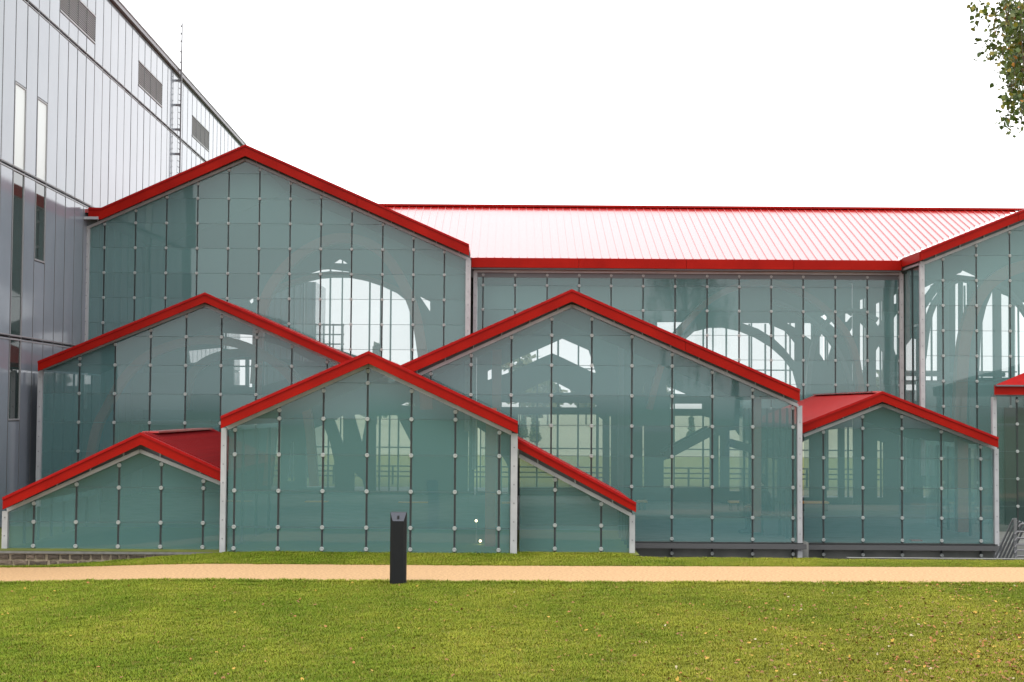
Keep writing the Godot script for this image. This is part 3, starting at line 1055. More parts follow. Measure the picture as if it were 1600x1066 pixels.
	pierced_wall(lh, PackedVector2Array([Vector2(-1.05, -0.2), Vector2(10.2, -0.2), Vector2(10.2, ry - 0.6), Vector2(-1.05, ry - 0.6)]), 46.0, [
		PackedVector2Array([Vector2(-1.015, 2.019), Vector2(-0.784, 1.868), Vector2(-0.771, 0.113), Vector2(-1.000, 0.112)]),
		PackedVector2Array([Vector2(-0.282, 1.184), Vector2(-0.166, 0.994), Vector2(-0.088, 0.842), Vector2(-0.083, 0.042), Vector2(-0.274, 0.041)]),
		PackedVector2Array([Vector2(-0.302, 3.881), Vector2(0.042, 4.037), Vector2(1.094, 4.505), Vector2(1.515, 4.700), Vector2(2.303, 4.360), Vector2(2.420, 4.015), Vector2(2.537, 3.652), Vector2(2.306, 3.746), Vector2(1.557, 4.105), Vector2(1.211, 4.256), Vector2(0.847, 4.100), Vector2(0.006, 3.692), Vector2(-0.300, 3.594)]),
		PackedVector2Array([Vector2(-0.722, 3.706), Vector2(-0.608, 3.764), Vector2(-0.605, 3.476), Vector2(-0.720, 3.437)]),
		PackedVector2Array([Vector2(0.279, 3.061), Vector2(0.776, 3.314), Vector2(1.100, 3.450), Vector2(1.388, 3.356), Vector2(1.926, 3.082)]),
		PackedVector2Array([Vector2(-0.294, 2.770), Vector2(2.503, 2.771), Vector2(2.560, 2.694), Vector2(2.503, 2.637), Vector2(-0.293, 2.636)]),
		PackedVector2Array([Vector2(0.207, 2.410), Vector2(2.543, 2.426), Vector2(2.735, 2.275), Vector2(2.744, 0.252), Vector2(0.222, 0.235)]),
		PackedVector2Array([Vector2(2.935, 2.372), Vector2(2.983, 2.372), Vector2(2.992, 0.254), Vector2(2.944, 0.254)]),
		PackedVector2Array([Vector2(3.922, 2.111), Vector2(3.979, 2.111), Vector2(3.985, 0.261), Vector2(3.928, 0.261)]),
		PackedVector2Array([Vector2(4.032, 3.547), Vector2(3.957, 3.068), Vector2(3.900, 3.067)]),
		PackedVector2Array([Vector2(4.627, 3.321), Vector2(4.800, 3.246), Vector2(5.241, 3.058), Vector2(4.628, 3.073)]),
		PackedVector2Array([Vector2(4.743, 2.767), Vector2(5.720, 2.774), Vector2(5.720, 2.621), Vector2(4.744, 2.614)]),
		PackedVector2Array([Vector2(4.878, 2.405), Vector2(5.721, 2.410), Vector2(5.951, 2.355), Vector2(5.953, 0.275), Vector2(4.559, 0.265), Vector2(4.556, 1.065), Vector2(4.881, 1.239)]),
		PackedVector2Array([Vector2(6.200, 1.821), Vector2(6.257, 1.822), Vector2(6.259, 0.277), Vector2(6.202, 0.276)]),
		PackedVector2Array([Vector2(6.525, 1.976), Vector2(6.717, 1.997), Vector2(6.851, 1.807), Vector2(7.138, 1.656), Vector2(7.138, 0.169), Vector2(6.527, 0.164)]),
		PackedVector2Array([Vector2(7.597, 1.163), Vector2(7.979, 1.337), Vector2(7.978, -0.016), Vector2(7.673, -0.018), Vector2(7.482, 0.609)]),
		PackedVector2Array([Vector2(8.706, 1.648), Vector2(8.936, 1.764), Vector2(8.934, -0.009), Vector2(8.704, -0.011)]),
		PackedVector2Array([Vector2(9.434, 2.016), Vector2(9.798, 2.057), Vector2(9.793, -0.003), Vector2(9.430, -0.006)]),
		PackedVector2Array([Vector2(9.970, 2.096), Vector2(10.219, 2.098), Vector2(10.213, -0.000), Vector2(9.965, -0.002)]),
		PackedVector2Array([Vector2(4.353, 5.219), Vector2(5.121, 5.225), Vector2(4.796, 4.877), Vector2(4.354, 4.874)]),
		PackedVector2Array([Vector2(5.103, 4.610), Vector2(5.467, 4.939), Vector2(5.947, 5.058), Vector2(6.331, 5.060), Vector2(6.811, 4.968), Vector2(7.290, 4.779), Vector2(7.770, 4.494), Vector2(8.153, 4.151), Vector2(8.441, 3.770), Vector2(8.574, 3.272), Vector2(8.574, 2.813), Vector2(6.715, 3.681), Vector2(5.104, 4.456)]),
		PackedVector2Array([Vector2(6.887, 5.208), Vector2(7.732, 5.214), Vector2(7.790, 5.109), Vector2(7.789, 4.782), Vector2(7.386, 5.029)]),
		PackedVector2Array([Vector2(7.866, 5.129), Vector2(8.212, 4.977), Vector2(8.499, 4.634), Vector2(8.499, 4.019), Vector2(8.154, 4.458), Vector2(7.866, 4.725)]),
		PackedVector2Array([Vector2(8.231, 5.218), Vector2(8.519, 5.220), Vector2(8.519, 5.056)]),
		PackedVector2Array([Vector2(8.769, 5.222), Vector2(8.999, 5.223), Vector2(8.998, 4.695), Vector2(8.768, 4.847)]),
		PackedVector2Array([Vector2(9.249, 5.408), Vector2(9.403, 5.486), Vector2(9.710, 5.574), Vector2(9.709, 5.046), Vector2(9.441, 5.274)]),
		PackedVector2Array([Vector2(9.229, 5.081), Vector2(9.402, 4.967), Vector2(9.650, 4.642), Vector2(9.438, 3.969), Vector2(9.228, 4.293)]),
		PackedVector2Array([Vector2(9.998, 5.586), Vector2(10.209, 5.434), Vector2(10.074, 5.260), Vector2(9.997, 5.259)]),
		PackedVector2Array([Vector2(9.996, 4.740), Vector2(10.208, 5.087), Vector2(10.225, 4.339), Vector2(10.072, 4.529)])])
	# transverse arches of the long hall, one behind the other along it
	for q in [840, 872, 904, 935, 1099, 1135, 1171, 1196, 1228, 1290, 1325]:
		column(lh, (q - 800.0) * 46.35 / 2400.0, 46.3, -0.2, 5.2, 0.05, M.steel, "inner_mullion")
	# arches of the rear aisle crossing behind one another
	arch(lh, [Vector2(8.572, 2.623), Vector2(8.685, 4.106), Vector2(8.984, 4.944), Vector2(9.505, 5.413), Vector2(10.062, 5.491), Vector2(10.619, 5.235)], 44.5, 0.13, 0.25, M.steel, "rear_arch")
	arch(lh, [Vector2(7.490, 5.722), Vector2(8.222, 5.397), Vector2(8.861, 4.908), Vector2(9.353, 4.234), Vector2(9.679, 3.360), Vector2(9.822, 2.450)], 43.8, 0.12, 0.25, M.steel, "rear_arch")
	arch(lh, [Vector2(3.772, 2.591), Vector2(4.205, 4.081), Vector2(4.956, 5.174), Vector2(5.779, 5.812), Vector2(6.832, 6.101), Vector2(7.884, 5.845), Vector2(8.760, 5.218), Vector2(9.371, 4.293), Vector2(9.629, 2.632)], 42.0, 0.17, 0.3, M.glulam)
	for cx in [3.1]:
		column(lh, cx, 43.5, -0.2, 4.6, 0.16, M.steel)
	back_grid(lh, -1.0, 10.2, 50.1, [Vector2(-2, ey + 0.1), Vector2(12, ey + 0.1)])

	# right hall, its gable running out of the picture
	var ch := thing("glass_hall", "glass hall at the right edge, its red gable rising out of the picture", "building", Vector3(14, 0, -38.3))
	var rail_c := [Vector2(10.273, 6.287), Vector2(15.104, 8.268), Vector2(16.892, 7.523)]
	roof_set(ch, rc, rail_c, 37.95, 38.3, 50.3, 0.225, "red_roof")
	glaze(ch, 38.3, rail_c, -0.2, 11.601, 0.838, 5.871, 0.63, [rh], "upper")
	post(ch, 10.233, 38.3, 1.0, rail_c[0].y + 0.05, 0.11)
	side_glass(ch, rail_c[0].x - 0.02, 38.4, 40.05, 0.5, rail_c[0].y - 0.05, 0.84, "upper_glass_2")
	s = st()
	box(s, Vector3(10.13, rc[0].y - 0.11, -38.88), Vector3(0.05, 0.22, 1.75))
	part("eaves_fascia", s, M.red_paint, ch)
	s = st()
	box(s, Vector3(10.2, rail_c[0].y, -39.2), Vector3(0.06, 0.06, 1.7))
	part("rail", s, M.light_trim, ch)
	pierced_wall(ch, PackedVector2Array([Vector2(10.25, -0.2), Vector2(18, -0.2), Vector2(18, line_y(rc, 16.5) - 0.9), Vector2(rc[1].x, rc[1].y - 0.13), Vector2(10.25, rc[0].y - 0.1)]), 46.0, [
		PackedVector2Array([Vector2(10.441, 5.916), Vector2(10.633, 5.975), Vector2(10.632, 5.706), Vector2(10.440, 5.628)]),
		PackedVector2Array([Vector2(10.439, 5.281), Vector2(10.649, 5.071), Vector2(10.646, 3.977), Vector2(10.511, 3.650), Vector2(10.435, 4.129)]),
		PackedVector2Array([Vector2(10.921, 5.804), Vector2(11.132, 5.902), Vector2(11.130, 5.325), Vector2(10.995, 5.112), Vector2(10.919, 5.227)]),
		PackedVector2Array([Vector2(10.916, 4.401), Vector2(11.012, 4.574), Vector2(11.146, 4.364), Vector2(11.142, 3.176), Vector2(10.912, 3.327)]),
		PackedVector2Array([Vector2(10.945, 1.721), Vector2(11.155, 1.646), Vector2(11.149, 0.006), Vector2(10.939, 0.005)]),
		PackedVector2Array([Vector2(11.459, 6.058), Vector2(11.575, 6.155), Vector2(11.574, 5.828), Vector2(11.458, 5.808)]),
		PackedVector2Array([Vector2(11.457, 5.385), Vector2(11.592, 5.578), Vector2(11.587, 4.310), Vector2(11.529, 4.213), Vector2(11.453, 4.462)]),
		PackedVector2Array([Vector2(12.316, 0.357), Vector2(12.679, 0.360), Vector2(12.678, 0.017), Vector2(12.315, 0.014)]),
		PackedVector2Array([Vector2(11.818, 4.561), Vector2(12.011, 4.812), Vector2(12.164, 4.755), Vector2(12.157, 3.221), Vector2(11.812, 3.219)]),
		PackedVector2Array([Vector2(12.363, 6.296), Vector2(12.710, 6.471), Vector2(12.381, 6.026)]),
		PackedVector2Array([Vector2(12.418, 5.680), Vector2(12.805, 6.241), Vector2(12.791, 3.417), Vector2(12.407, 3.414)]),
		PackedVector2Array([Vector2(13.327, 6.707), Vector2(13.481, 6.766), Vector2(13.539, 6.863), Vector2(14.095, 6.616), Vector2(13.480, 6.689)]),
		PackedVector2Array([Vector2(13.306, 6.495), Vector2(13.441, 6.496), Vector2(13.424, 3.613), Vector2(13.290, 3.612)]),
		PackedVector2Array([Vector2(13.537, 6.496), Vector2(14.093, 6.385), Vector2(13.880, 6.075), Vector2(13.666, 5.631), Vector2(13.528, 4.957)]),
		PackedVector2Array([Vector2(14.224, 5.731), Vector2(14.439, 6.272), Vector2(14.956, 6.063), Vector2(14.938, 3.624), Vector2(13.999, 3.617), Vector2(14.066, 5.057)]),
		PackedVector2Array([Vector2(15.089, 5.930), Vector2(16.126, 5.783), Vector2(16.106, 3.440), Vector2(15.071, 3.433)])])
	arch(ch, [Vector2(11.517, 1.663), Vector2(11.611, 3.800), Vector2(11.749, 4.757), Vector2(12.034, 5.519), Vector2(12.466, 6.018), Vector2(13.063, 6.320), Vector2(13.856, 6.458), Vector2(14.680, 6.298), Vector2(15.335, 5.724)], 39.5, 0.3, 0.3, M.glulam)
	for q in [1350, 1376, 1456, 1508, 1560, 1592]:
		column(ch, (q - 800.0) * 46.35 / 2400.0, 46.3, -0.2, 6.4, 0.05, M.steel, "inner_mullion")
	arch(ch, [Vector2(11.279, 4.043), Vector2(11.478, 5.273), Vector2(11.885, 5.943), Vector2(12.360, 6.228), Vector2(12.974, 6.162), Vector2(13.674, 5.850), Vector2(14.229, 5.116)], 42.0, 0.13, 0.25, M.steel, "rear_arch")
	for cx in [12.440, 13.210, 13.944]:
		column(ch, cx, 44.0, -0.2, 6.3, 0.2, M.steel)
	for yy in [3.633, 3.400]:
		s = st()
		box(s, Vector3(12.2, yy, -43.0), Vector3(3.2, 0.12, 0.15))
		part("tie_beam", s, M.steel, ch)
	back_grid(ch, 10.3, 16.5, 50.1, rc)

	# far right house, only its corner shows
	var jh := thing("glass_house", "shaded glass house corner with a small red eave cut by the right picture edge", "building", Vector3(13.5, 0, -36))
	var jy := 3.213
	var jx := 11.220
	s = st()
	box(s, Vector3(jx + 2.5, jy - 0.11, -35.7), Vector3(5.0, 0.22, 0.06))
	part("fascia", s, M.red_paint, jh)
	s = st()
	quad(s, Vector3(jx, jy, -35.66), Vector3(jx + 5, jy, -35.66), Vector3(jx + 5, jy + 1.0, -38.2), Vector3(jx + 3.0, jy + 1.0, -38.2), Vector3(0, 1, 0.4).normalized())
	part("roof", s, M.red_sheet, jh)
	s = st()
	box(s, Vector3(jx + 2.5, jy - 0.24, -35.85), Vector3(4.9, 0.03, 0.24))
	part("soffit", s, M.closure, jh)
	s = st()
	box(s, Vector3(jx + 2.5, jy - 0.01, -35.62), Vector3(5.0, 0.035, 0.08))
	part("gutter", s, M.coping, jh)
	var jtop := [Vector2(jx + 0.1, jy - 0.27), Vector2(jx + 4.8, jy - 0.27)]
	glaze(jh, 36.0, jtop, -1.3, jx + 0.62, 0.838, jy - 0.9, 0.64, [], "dark")  # darker glass copy, shade painted into its tint
	post(jh, jx + 0.07, 36.0, 0.0, jy - 0.27)
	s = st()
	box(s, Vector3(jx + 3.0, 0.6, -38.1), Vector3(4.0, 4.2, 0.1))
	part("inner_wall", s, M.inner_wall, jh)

# ---------------------------------------------------------------- a seated person
func blob(s: SurfaceTool, bones: Array, cell: float, soft: float, tint: Callable) -> void:
	var lo := Vector3.ONE * 99.0
	var hi := -lo
	for b in bones:
		var r: float = maxf(b[2], b[3]) + cell * 3.0
		for e in 2:
			lo = lo.min(b[e] - Vector3.ONE * r)
			hi = hi.max(b[e] + Vector3.ONE * r)
	var n := Vector3i(((hi - lo) / cell).ceil()) + Vector3i.ONE
	var f := PackedFloat32Array()
	f.resize(n.x * n.y * n.z)
	f.fill(1.0)
	for b in bones:
		var a: Vector3 = b[0]
		var ab: Vector3 = b[1] - a
		var l2 := maxf(ab.length_squared(), 1e-9)
		var r: float = maxf(b[2], b[3]) + cell * 2.0 + soft
		var i0 := Vector3i(((a.min(b[1]) - Vector3.ONE * r - lo) / cell).floor()).max(Vector3i.ZERO)
		var i1 := Vector3i(((a.max(b[1]) + Vector3.ONE * r - lo) / cell).ceil()).min(n - Vector3i.ONE)
		for z in range(i0.z, i1.z + 1):
			for y in range(i0.y, i1.y + 1):
				for x in range(i0.x, i1.x + 1):
					var p := lo + Vector3(x, y, z) * cell
					var h := clampf((p - a).dot(ab) / l2, 0.0, 1.0)
					var d := (p - a - ab * h).length() - lerpf(b[2], b[3], h)
					var at := x + n.x * (y + n.y * z)
					var o := f[at]
					var m := clampf(0.5 + 0.5 * (o - d) / soft, 0.0, 1.0)
					f[at] = lerpf(o, d, m) - soft * m * (1.0 - m)
	var vid := {}
	var vs := []
	var step := [1, n.x, n.x * n.y]
	for z in n.z - 1:
		for y in n.y - 1:
			for x in n.x - 1:
				var at := x + n.x * (y + n.y * z)
				var sum := Vector3.ZERO
				var hits := 0
				for ax in 3:
					for u in 2:
						for v in 2:
							var o := Vector3i.ZERO
							o[(ax + 1) % 3] = u
							o[(ax + 2) % 3] = v
							var k: int = at + o.x + o.y * step[1] + o.z * step[2]
							var d0 := f[k]
							var d1 := f[k + step[ax]]
							if (d0 < 0.0) != (d1 < 0.0):
								var q := Vector3(o)
								q[ax] += d0 / (d0 - d1)
								sum += q
								hits += 1
				if hits:
					vid[at] = vs.size()
					vs.append(lo + (Vector3(x, y, z) + sum / hits) * cell)
	var base := 0
	s.set_smooth_group(0)
	for at in vid:
		for ax in 3:
			var d0: float = f[at]
			var d1: float = f[at + step[ax]]
			if (d0 < 0.0) == (d1 < 0.0):
				continue
			var su: int = step[(ax + 1) % 3]
			var sv: int = step[(ax + 2) % 3]
			var q := [at, at - su, at - su - sv, at - sv]
			if not (vid.has(q[1]) and vid.has(q[2]) and vid.has(q[3])):
				continue
			var order := [0, 2, 1, 0, 3, 2] if d0 < 0.0 else [0, 1, 2, 0, 2, 3]
			for k in order:
				var p: Vector3 = vs[vid[q[k]]]
				s.set_color(tint.call(p))
				s.add_vertex(p)

func person() -> void:
	var o := thing("person", "seated person in dark clothes facing left, dim behind the tall moat house glass", "person", Vector3(5.695, -0.15, -34.4))
	var skin := Color(0.36, 0.22, 0.16)
	var coat := Color(0.012, 0.014, 0.018)
	var jeans := Color(0.02, 0.026, 0.04)
	var bones := [[Vector3(0, 0.54, -0.08), Vector3(0, 0.54, 0.08), 0.12, 0.12], [Vector3(0, 0.56, 0), Vector3(-0.04, 0.84, 0), 0.13, 0.14], [Vector3(-0.05, 0.9, -0.11), Vector3(-0.05, 0.9, 0.11), 0.085, 0.085], [Vector3(-0.06, 0.95, 0), Vector3(-0.12, 1.1, 0), 0.06, 0.055]]
	for sd in [-1.0, 1.0]:
		bones.append_array([[Vector3(0, 0.52, 0.09 * sd), Vector3(-0.42, 0.53, 0.11 * sd), 0.09, 0.062], [Vector3(-0.42, 0.53, 0.11 * sd), Vector3(-0.40, 0.1, 0.11 * sd), 0.06, 0.042], [Vector3(-0.38, 0.05, 0.11 * sd), Vector3(-0.57, 0.035, 0.12 * sd), 0.045, 0.035], [Vector3(-0.05, 0.93, 0.17 * sd), Vector3(-0.10, 0.68, 0.22 * sd), 0.058, 0.045], [Vector3(-0.10, 0.68, 0.22 * sd), Vector3(-0.32, 0.63, 0.12 * sd), 0.044, 0.03]])
	var s := st()
	blob(s, bones, 0.015, 0.03, func(p: Vector3): return jeans if p.y < 0.6 and p.x < -0.08 or p.y < 0.5 else (skin if p.y > 1.06 else coat))
	var head := [[Vector3(-0.155, 1.19, 0), Vector3(-0.125, 1.225, 0), 0.078, 0.085], [Vector3(-0.185, 1.15, 0), Vector3(-0.19, 1.135, 0), 0.05, 0.042], [Vector3(-0.232, 1.195, 0), Vector3(-0.25, 1.17, 0), 0.009, 0.014], [Vector3(-0.12, 1.15, 0), Vector3(-0.11, 1.08, 0), 0.05, 0.052], [Vector3(-0.135, 1.2, 0.083), Vector3(-0.13, 1.165, 0.08), 0.014, 0.01], [Vector3(-0.135, 1.2, -0.083), Vector3(-0.13, 1.165, -0.08), 0.014, 0.01]]
	blob(s, head, 0.006, 0.012, func(p: Vector3): return Color(0.02, 0.015, 0.012) if absf(p.y - 1.2) < 0.008 and absf(absf(p.z) - 0.032) < 0.012 and p.x < -0.215 else (Color(0.25, 0.09, 0.08) if absf(p.y - 1.137) < 0.006 and absf(p.z) < 0.025 and p.x < -0.22 else skin))
	for sd in [-1.0, 1.0]:
		var w := Vector3(-0.32, 0.63, 0.12 * sd)
		var hand := [[w, w + Vector3(-0.06, -0.012, 0), 0.026, 0.03], [w + Vector3(-0.02, 0.005, -0.024 * sd), w + Vector3(-0.06, -0.005, -0.05 * sd), 0.013, 0.010]]
		for k in 4:
			var zz := (k - 1.5) * 0.021
			var l: float = [0.034, 0.041, 0.038, 0.028][k]
			var a := w + Vector3(-0.075, -0.008, zz)
			var m := a + Vector3(-l, -0.012, zz * 0.15)
			hand.append([a, m, 0.0095, 0.009])
			hand.append([m, m + Vector3(-l * 0.5, -l * 0.55, 0), 0.009, 0.0075])
		blob(s, hand, 0.004, 0.006, func(_p: Vector3): return skin)
	s.generate_normals()
	var body := s.commit()
	put("body", body, M.person, o)
	s = st()
	blob(s, [[Vector3(-0.14, 1.235, 0), Vector3(-0.105, 1.225, 0), 0.078, 0.09], [Vector3(-0.09, 1.19, 0), Vector3(-0.075, 1.14, 0), 0.075, 0.055]], 0.007, 0.015, func(_p: Vector3): return Color(0.018, 0.012, 0.009))
	s.generate_normals()
	put("hair", s.commit(), M.person, o)
	var b := thing("bench", "dark bench under the seated person in the tall moat house", "bench", o.position + Vector3(0.02, 0, 0))
	s = st()
	box(s, Vector3(0, 0.395, 0), Vector3(0.42, 0.05, 1.2))
	put("seat", s.commit(), M.steel, b)
	for zz in [-0.5, 0.5]:
		s = st()
		box(s, Vector3(0, 0.185, zz), Vector3(0.34, 0.37, 0.05))
		put("leg", s.commit(), M.steel, b)

func lower_glass(root: Node3D, d: float, x0: float, x1: float, top: float, bottom: float, xr: float, dx: float) -> void:
	var x := xr - ceilf((xr - x0) / dx) * dx
	var prev := x0
	while prev < x1:
		x = minf(x, x1)
		if x > prev + 0.05:
			var s := st()
			quad(s, Vector3(prev + 0.01, bottom, -d), Vector3(x - 0.01, bottom, -d), Vector3(x - 0.01, top, -d), Vector3(prev + 0.01, top, -d), Vector3(0, 0, 1))
			part("basement_pane", s, M.basement_glass, root)
			if x < x1 - 0.05:
				s = st()
				box(s, Vector3(x, (top + bottom) * 0.5, -d - 0.035), Vector3(0.03, top - bottom, 0.06))
				part("mullion", s, M.dark_joint, root)
				put("glass_clamp", clamp_mesh, M.clamp, root, Vector3(x, top - 0.1, -d + 0.003) - root.position)
		prev = x
		x += dx

func stair(root: Node3D) -> void:
	var s := st()
	var a := Vector2(3.811, 1.459)
	var b := Vector2(4.995, 2.098)
	bar(s, Vector3(a.x, a.y, -38), Vector3(b.x, b.y, -38), 0.22, 0.1)
	bar(s, Vector3(a.x, a.y, -39), Vector3(b.x, b.y, -39), 0.22, 0.1)
	var o := part("stair", s, M.steel, root)
	for i in 8:
		s = st()
		var p := a.lerp(b, (i + 0.5) / 8.0)
		box(s, Vector3(p.x, p.y, -38.5), Vector3(0.2, 0.04, 0.9))
		part("step", s, M.steel, o)
	s = st()
	var c := Vector2(5.391, 1.785)
	var e := Vector2(6.655, 1.542)
	bar(s, Vector3(c.x, c.y, -38), Vector3(e.x, e.y - 0.1, -38), 0.2, 0.3)
	part("gallery_beam", s, M.steel, root)

# ---------------------------------------------------------------- stone wall, kerb
func build_stonework() -> void:
	var w := thing("stone_wall", "low rough stone retaining wall with pale joints at the left edge beside the path", "wall", Vector3(-8, -0.265, -27.5))
	var s := st()
	box(s, Vector3(-8.7, -0.2, -27.55), Vector3(8.6, 0.33, 0.12))
	part("mortar_bed", s, M.mortar, w)
	var y := -0.045
	var row := 0
	while y > -0.33:
		var h: float = [0.115, 0.1, 0.1][row % 3]
		var x := -11.0 + 0.11 * row
		while x < -5.0:
			var l := rng.randf_range(0.14, 0.36)
			var g := ground_y(x + l * 0.5, 27.4)
			if y - h * 0.5 > g - 0.03:
				s = st()
				var hw := (l - 0.028) * 0.5
				var hh := (h - 0.026) * 0.5
				var dz := rng.randf_range(0.012, 0.035)
				var c := Vector3(x + l * 0.5, y - h * 0.5, -27.49)
				var pts := []
				var fr := []
				for k in 8:
					var sx: float = [-1, -0.3, 0.4, 1, 1, 0.3, -0.4, -1][k]
					var sy: float = [-1, -1, -1, -1, 1, 1, 1, 1][k]
					var jx := rng.randf_range(-0.012, 0.012)
					var jy := rng.randf_range(-0.010, 0.010)
					pts.append(c + Vector3(sx * hw + jx, sy * hh + jy, -0.02))
					fr.append(c + Vector3(sx * hw * 0.9 + jx, sy * hh * 0.84 + jy, dz + rng.randf_range(-0.006, 0.006)))
				var mid := c + Vector3(0, 0, dz + 0.008)
				for k in 8:
					var k2 := (k + 1) % 8
					var n: Vector3 = (fr[k] - mid).cross(fr[k2] - mid).normalized()
					tri(s, mid, fr[k], fr[k2], n if n.z > 0 else -n)
					var out: Vector3 = ((pts[k] + pts[k2]) * 0.5 - c)
					out.z = 0.01
					var n2: Vector3 = (pts[k2] - pts[k]).cross(fr[k] - pts[k]).normalized()
					quad(s, pts[k], pts[k2], fr[k2], fr[k], n2 if n2.dot(out) > 0 else -n2)
				part("stone", s, M["stone_%d" % rng.randi_range(0, 4)], w)
			x += l
		y -= h
		row += 1
	s = st()
	box(s, Vector3(-8.6, -0.022, -27.6), Vector3(8.4, 0.035, 0.34))
	part("coping", s, M.concrete, w)
	s = st()
	box(s, Vector3(11.8, -0.09, -27.5), Vector3(11.6, 0.15, 0.16))
	struct("kerb", s, M.concrete)

# ---------------------------------------------------------------- bollard, railings, planks
func build_small_things() -> void:
	var b := thing("bollard_light", "dark charcoal bollard light with a slanted top, standing alone on the lawn edge", "bollard", Vector3(-1.652, 0, -22.75))
	var w := 0.118
	var c := 0.038
	var h := 1.055
	var ring := [Vector2(-w + c, w), Vector2(w - c, w), Vector2(w, w - c), Vector2(w, -w + c), Vector2(w - c, -w), Vector2(-w + c, -w), Vector2(-w, -w + c), Vector2(-w, w - c)]
	var s := st()
	var top := []
	for i in 8:
		var p: Vector2 = ring[i]
		top.append(h if i > 1 else h - 0.125)
	for i in 8:
		var k := (i + 1) % 8
		var p: Vector2 = ring[i]
		var q: Vector2 = ring[k]
		var n := Vector3((q - p).y, 0, -(q - p).x).normalized()
		if n.dot(Vector3((p + q).x, 0, (p + q).y)) < 0:
			n = -n
		quad(s, Vector3(p.x, -0.05, p.y), Vector3(q.x, -0.05, q.y), Vector3(q.x, top[k], q.y), Vector3(p.x, top[i], p.y), n)
	for i in range(2, 7):
		tri(s, Vector3(0, h, -0.03), Vector3(ring[i].x, h, ring[i].y), Vector3(ring[i + 1].x, h, ring[i + 1].y), Vector3.UP)
	tri(s, Vector3(0, h, -0.03), Vector3(ring[7].x, h, ring[7].y), Vector3(ring[2].x, h, ring[2].y), Vector3.UP)
	put("body", s.commit(), M.charcoal, b)
	s = st()
	var v := [Vector3(ring[0].x, h - 0.123, ring[0].y + 0.002), Vector3(ring[1].x, h - 0.123, ring[1].y + 0.002), Vector3(ring[2].x, h + 0.002, ring[2].y + 0.002), Vector3(ring[7].x, h + 0.002, ring[7].y + 0.002)]
	quad(s, v[0], v[1], v[2], v[3], Vector3(0, 0.3, 1).normalized())
	put("lens", s.commit(), M.lens, b)
	s = st()
	box(s, Vector3(0, h - 0.07, w - 0.014), Vector3(0.03, 0.05, 0.02), Basis(Vector3.RIGHT, -0.3))
	put("lamp_holder", s.commit(), M.charcoal, b)

	# railing on the terrace behind the halls
	var r := thing("railing", "dark three-bar railing seen through the glass, on the terrace behind the halls", "railing", Vector3(2, 0, -52))
	s = st()
	for y in [0.62, 0.44, 0.28]:
		box(s, Vector3(2, y, -52), Vector3(30, 0.045, 0.05))
	part("rail", s, M.steel, r)
	for i in 15:
		s = st()
		box(s, Vector3(-12 + 2.0 * i, 0.31, -52.06), Vector3(0.06, 0.62, 0.06))
		part("post", s, M.steel, r)

	# pale wooden benches inside
	var spots := [[Vector2(-5.618, -0.000), Vector2(-5.008, 0.004), "pale wooden bench inside the centre house, behind its left panes"], [Vector2(-3.073, -0.008), Vector2(-2.271, -0.003), "pale wooden bench inside the centre house, behind its middle panes"], [Vector2(-0.248, 0.011), Vector2(-0.021, 0.013), "short pale wooden bench inside, just left of the centre house corner post"], [Vector2(3.448, 0.081), Vector2(3.727, 0.083), "short pale wooden bench inside, right of the lean-to roof end"], [Vector2(5.959, 0.081), Vector2(6.308, 0.083), "pale wooden bench inside the tall moat house"], [Vector2(7.930, 0.086), Vector2(8.680, 0.091), "pale wooden bench inside, behind the first pane of the low right house"]]
	for q in spots:
		var a: Vector2 = q[0]
		var e: Vector2 = q[1]
		var o := thing("bench", q[2], "bench", Vector3((a.x + e.x) * 0.5, -0.15 if a.x > 2.3 else 0.0, -42), "wooden benches inside the halls")
		s = st()
		box(s, Vector3((a.x + e.x) * 0.5, a.y, -42.2), Vector3(e.x - a.x, 0.05, 0.4))
		part("seat", s, M.plank, o)
		for x in [a.x + 0.06, e.x - 0.06]:
			s = st()
			box(s, Vector3(x, (a.y - 0.025 + o.position.y) * 0.5, -42.2), Vector3(0.05, a.y - 0.025 - o.position.y, 0.34))
			part("leg", s, M.steel, o)

	# stair railing at the moat's end
	var k := thing("stair_railing", "grey tubular stair railing at the moat's end, cut by the right edge", "railing", Vector3(9.6, 0, -28.6))
	var x0 := 9.349
	for y in [0.520, 0.378, 0.260, 0.142, 0.036, -0.071]:
		s = st()
		var dx := 0.07 if y > 0.5 else 0.0
		path_tube(s, [Vector3(x0 + dx, y - 0.05, -28.6), Vector3(x0 + dx + 0.04, y, -28.6), Vector3(x0 + 3.0, y, -28.6)], 0.015, 8)
		part("rail", s, M.galvanised, k)
	for x in [x0 + 0.02, x0 + 1.4, x0 + 2.8]:
		s = st()
		box(s, Vector3(x, -0.3, -28.64), Vector3(0.05, 1.85, 0.05))
		part("post", s, M.steel, k)
	for i in 5:
		s = st()
		bar(s, Vector3(x0 + 0.02 + 0.06 * i, 0.6 - 0.02 * i, -28.75), Vector3(x0 - 0.3 + 0.07 * i, -0.5, -29.3), 0.03, 0.035)
		part("sloping_bar", s, M.closure, k)
	s = st()
	box(s, Vector3(8.743, -0.75, -33.3), Vector3(0.2, 1.1, 0.2))
	box(s, Vector3(8.743, -0.19, -33.3), Vector3(0.24, 0.03, 0.24))
	var rb := part("red_cabinet", s, M.red_box, self)
	tag(rb, "narrow red cabinet in the moat under the low right house", "cabinet")

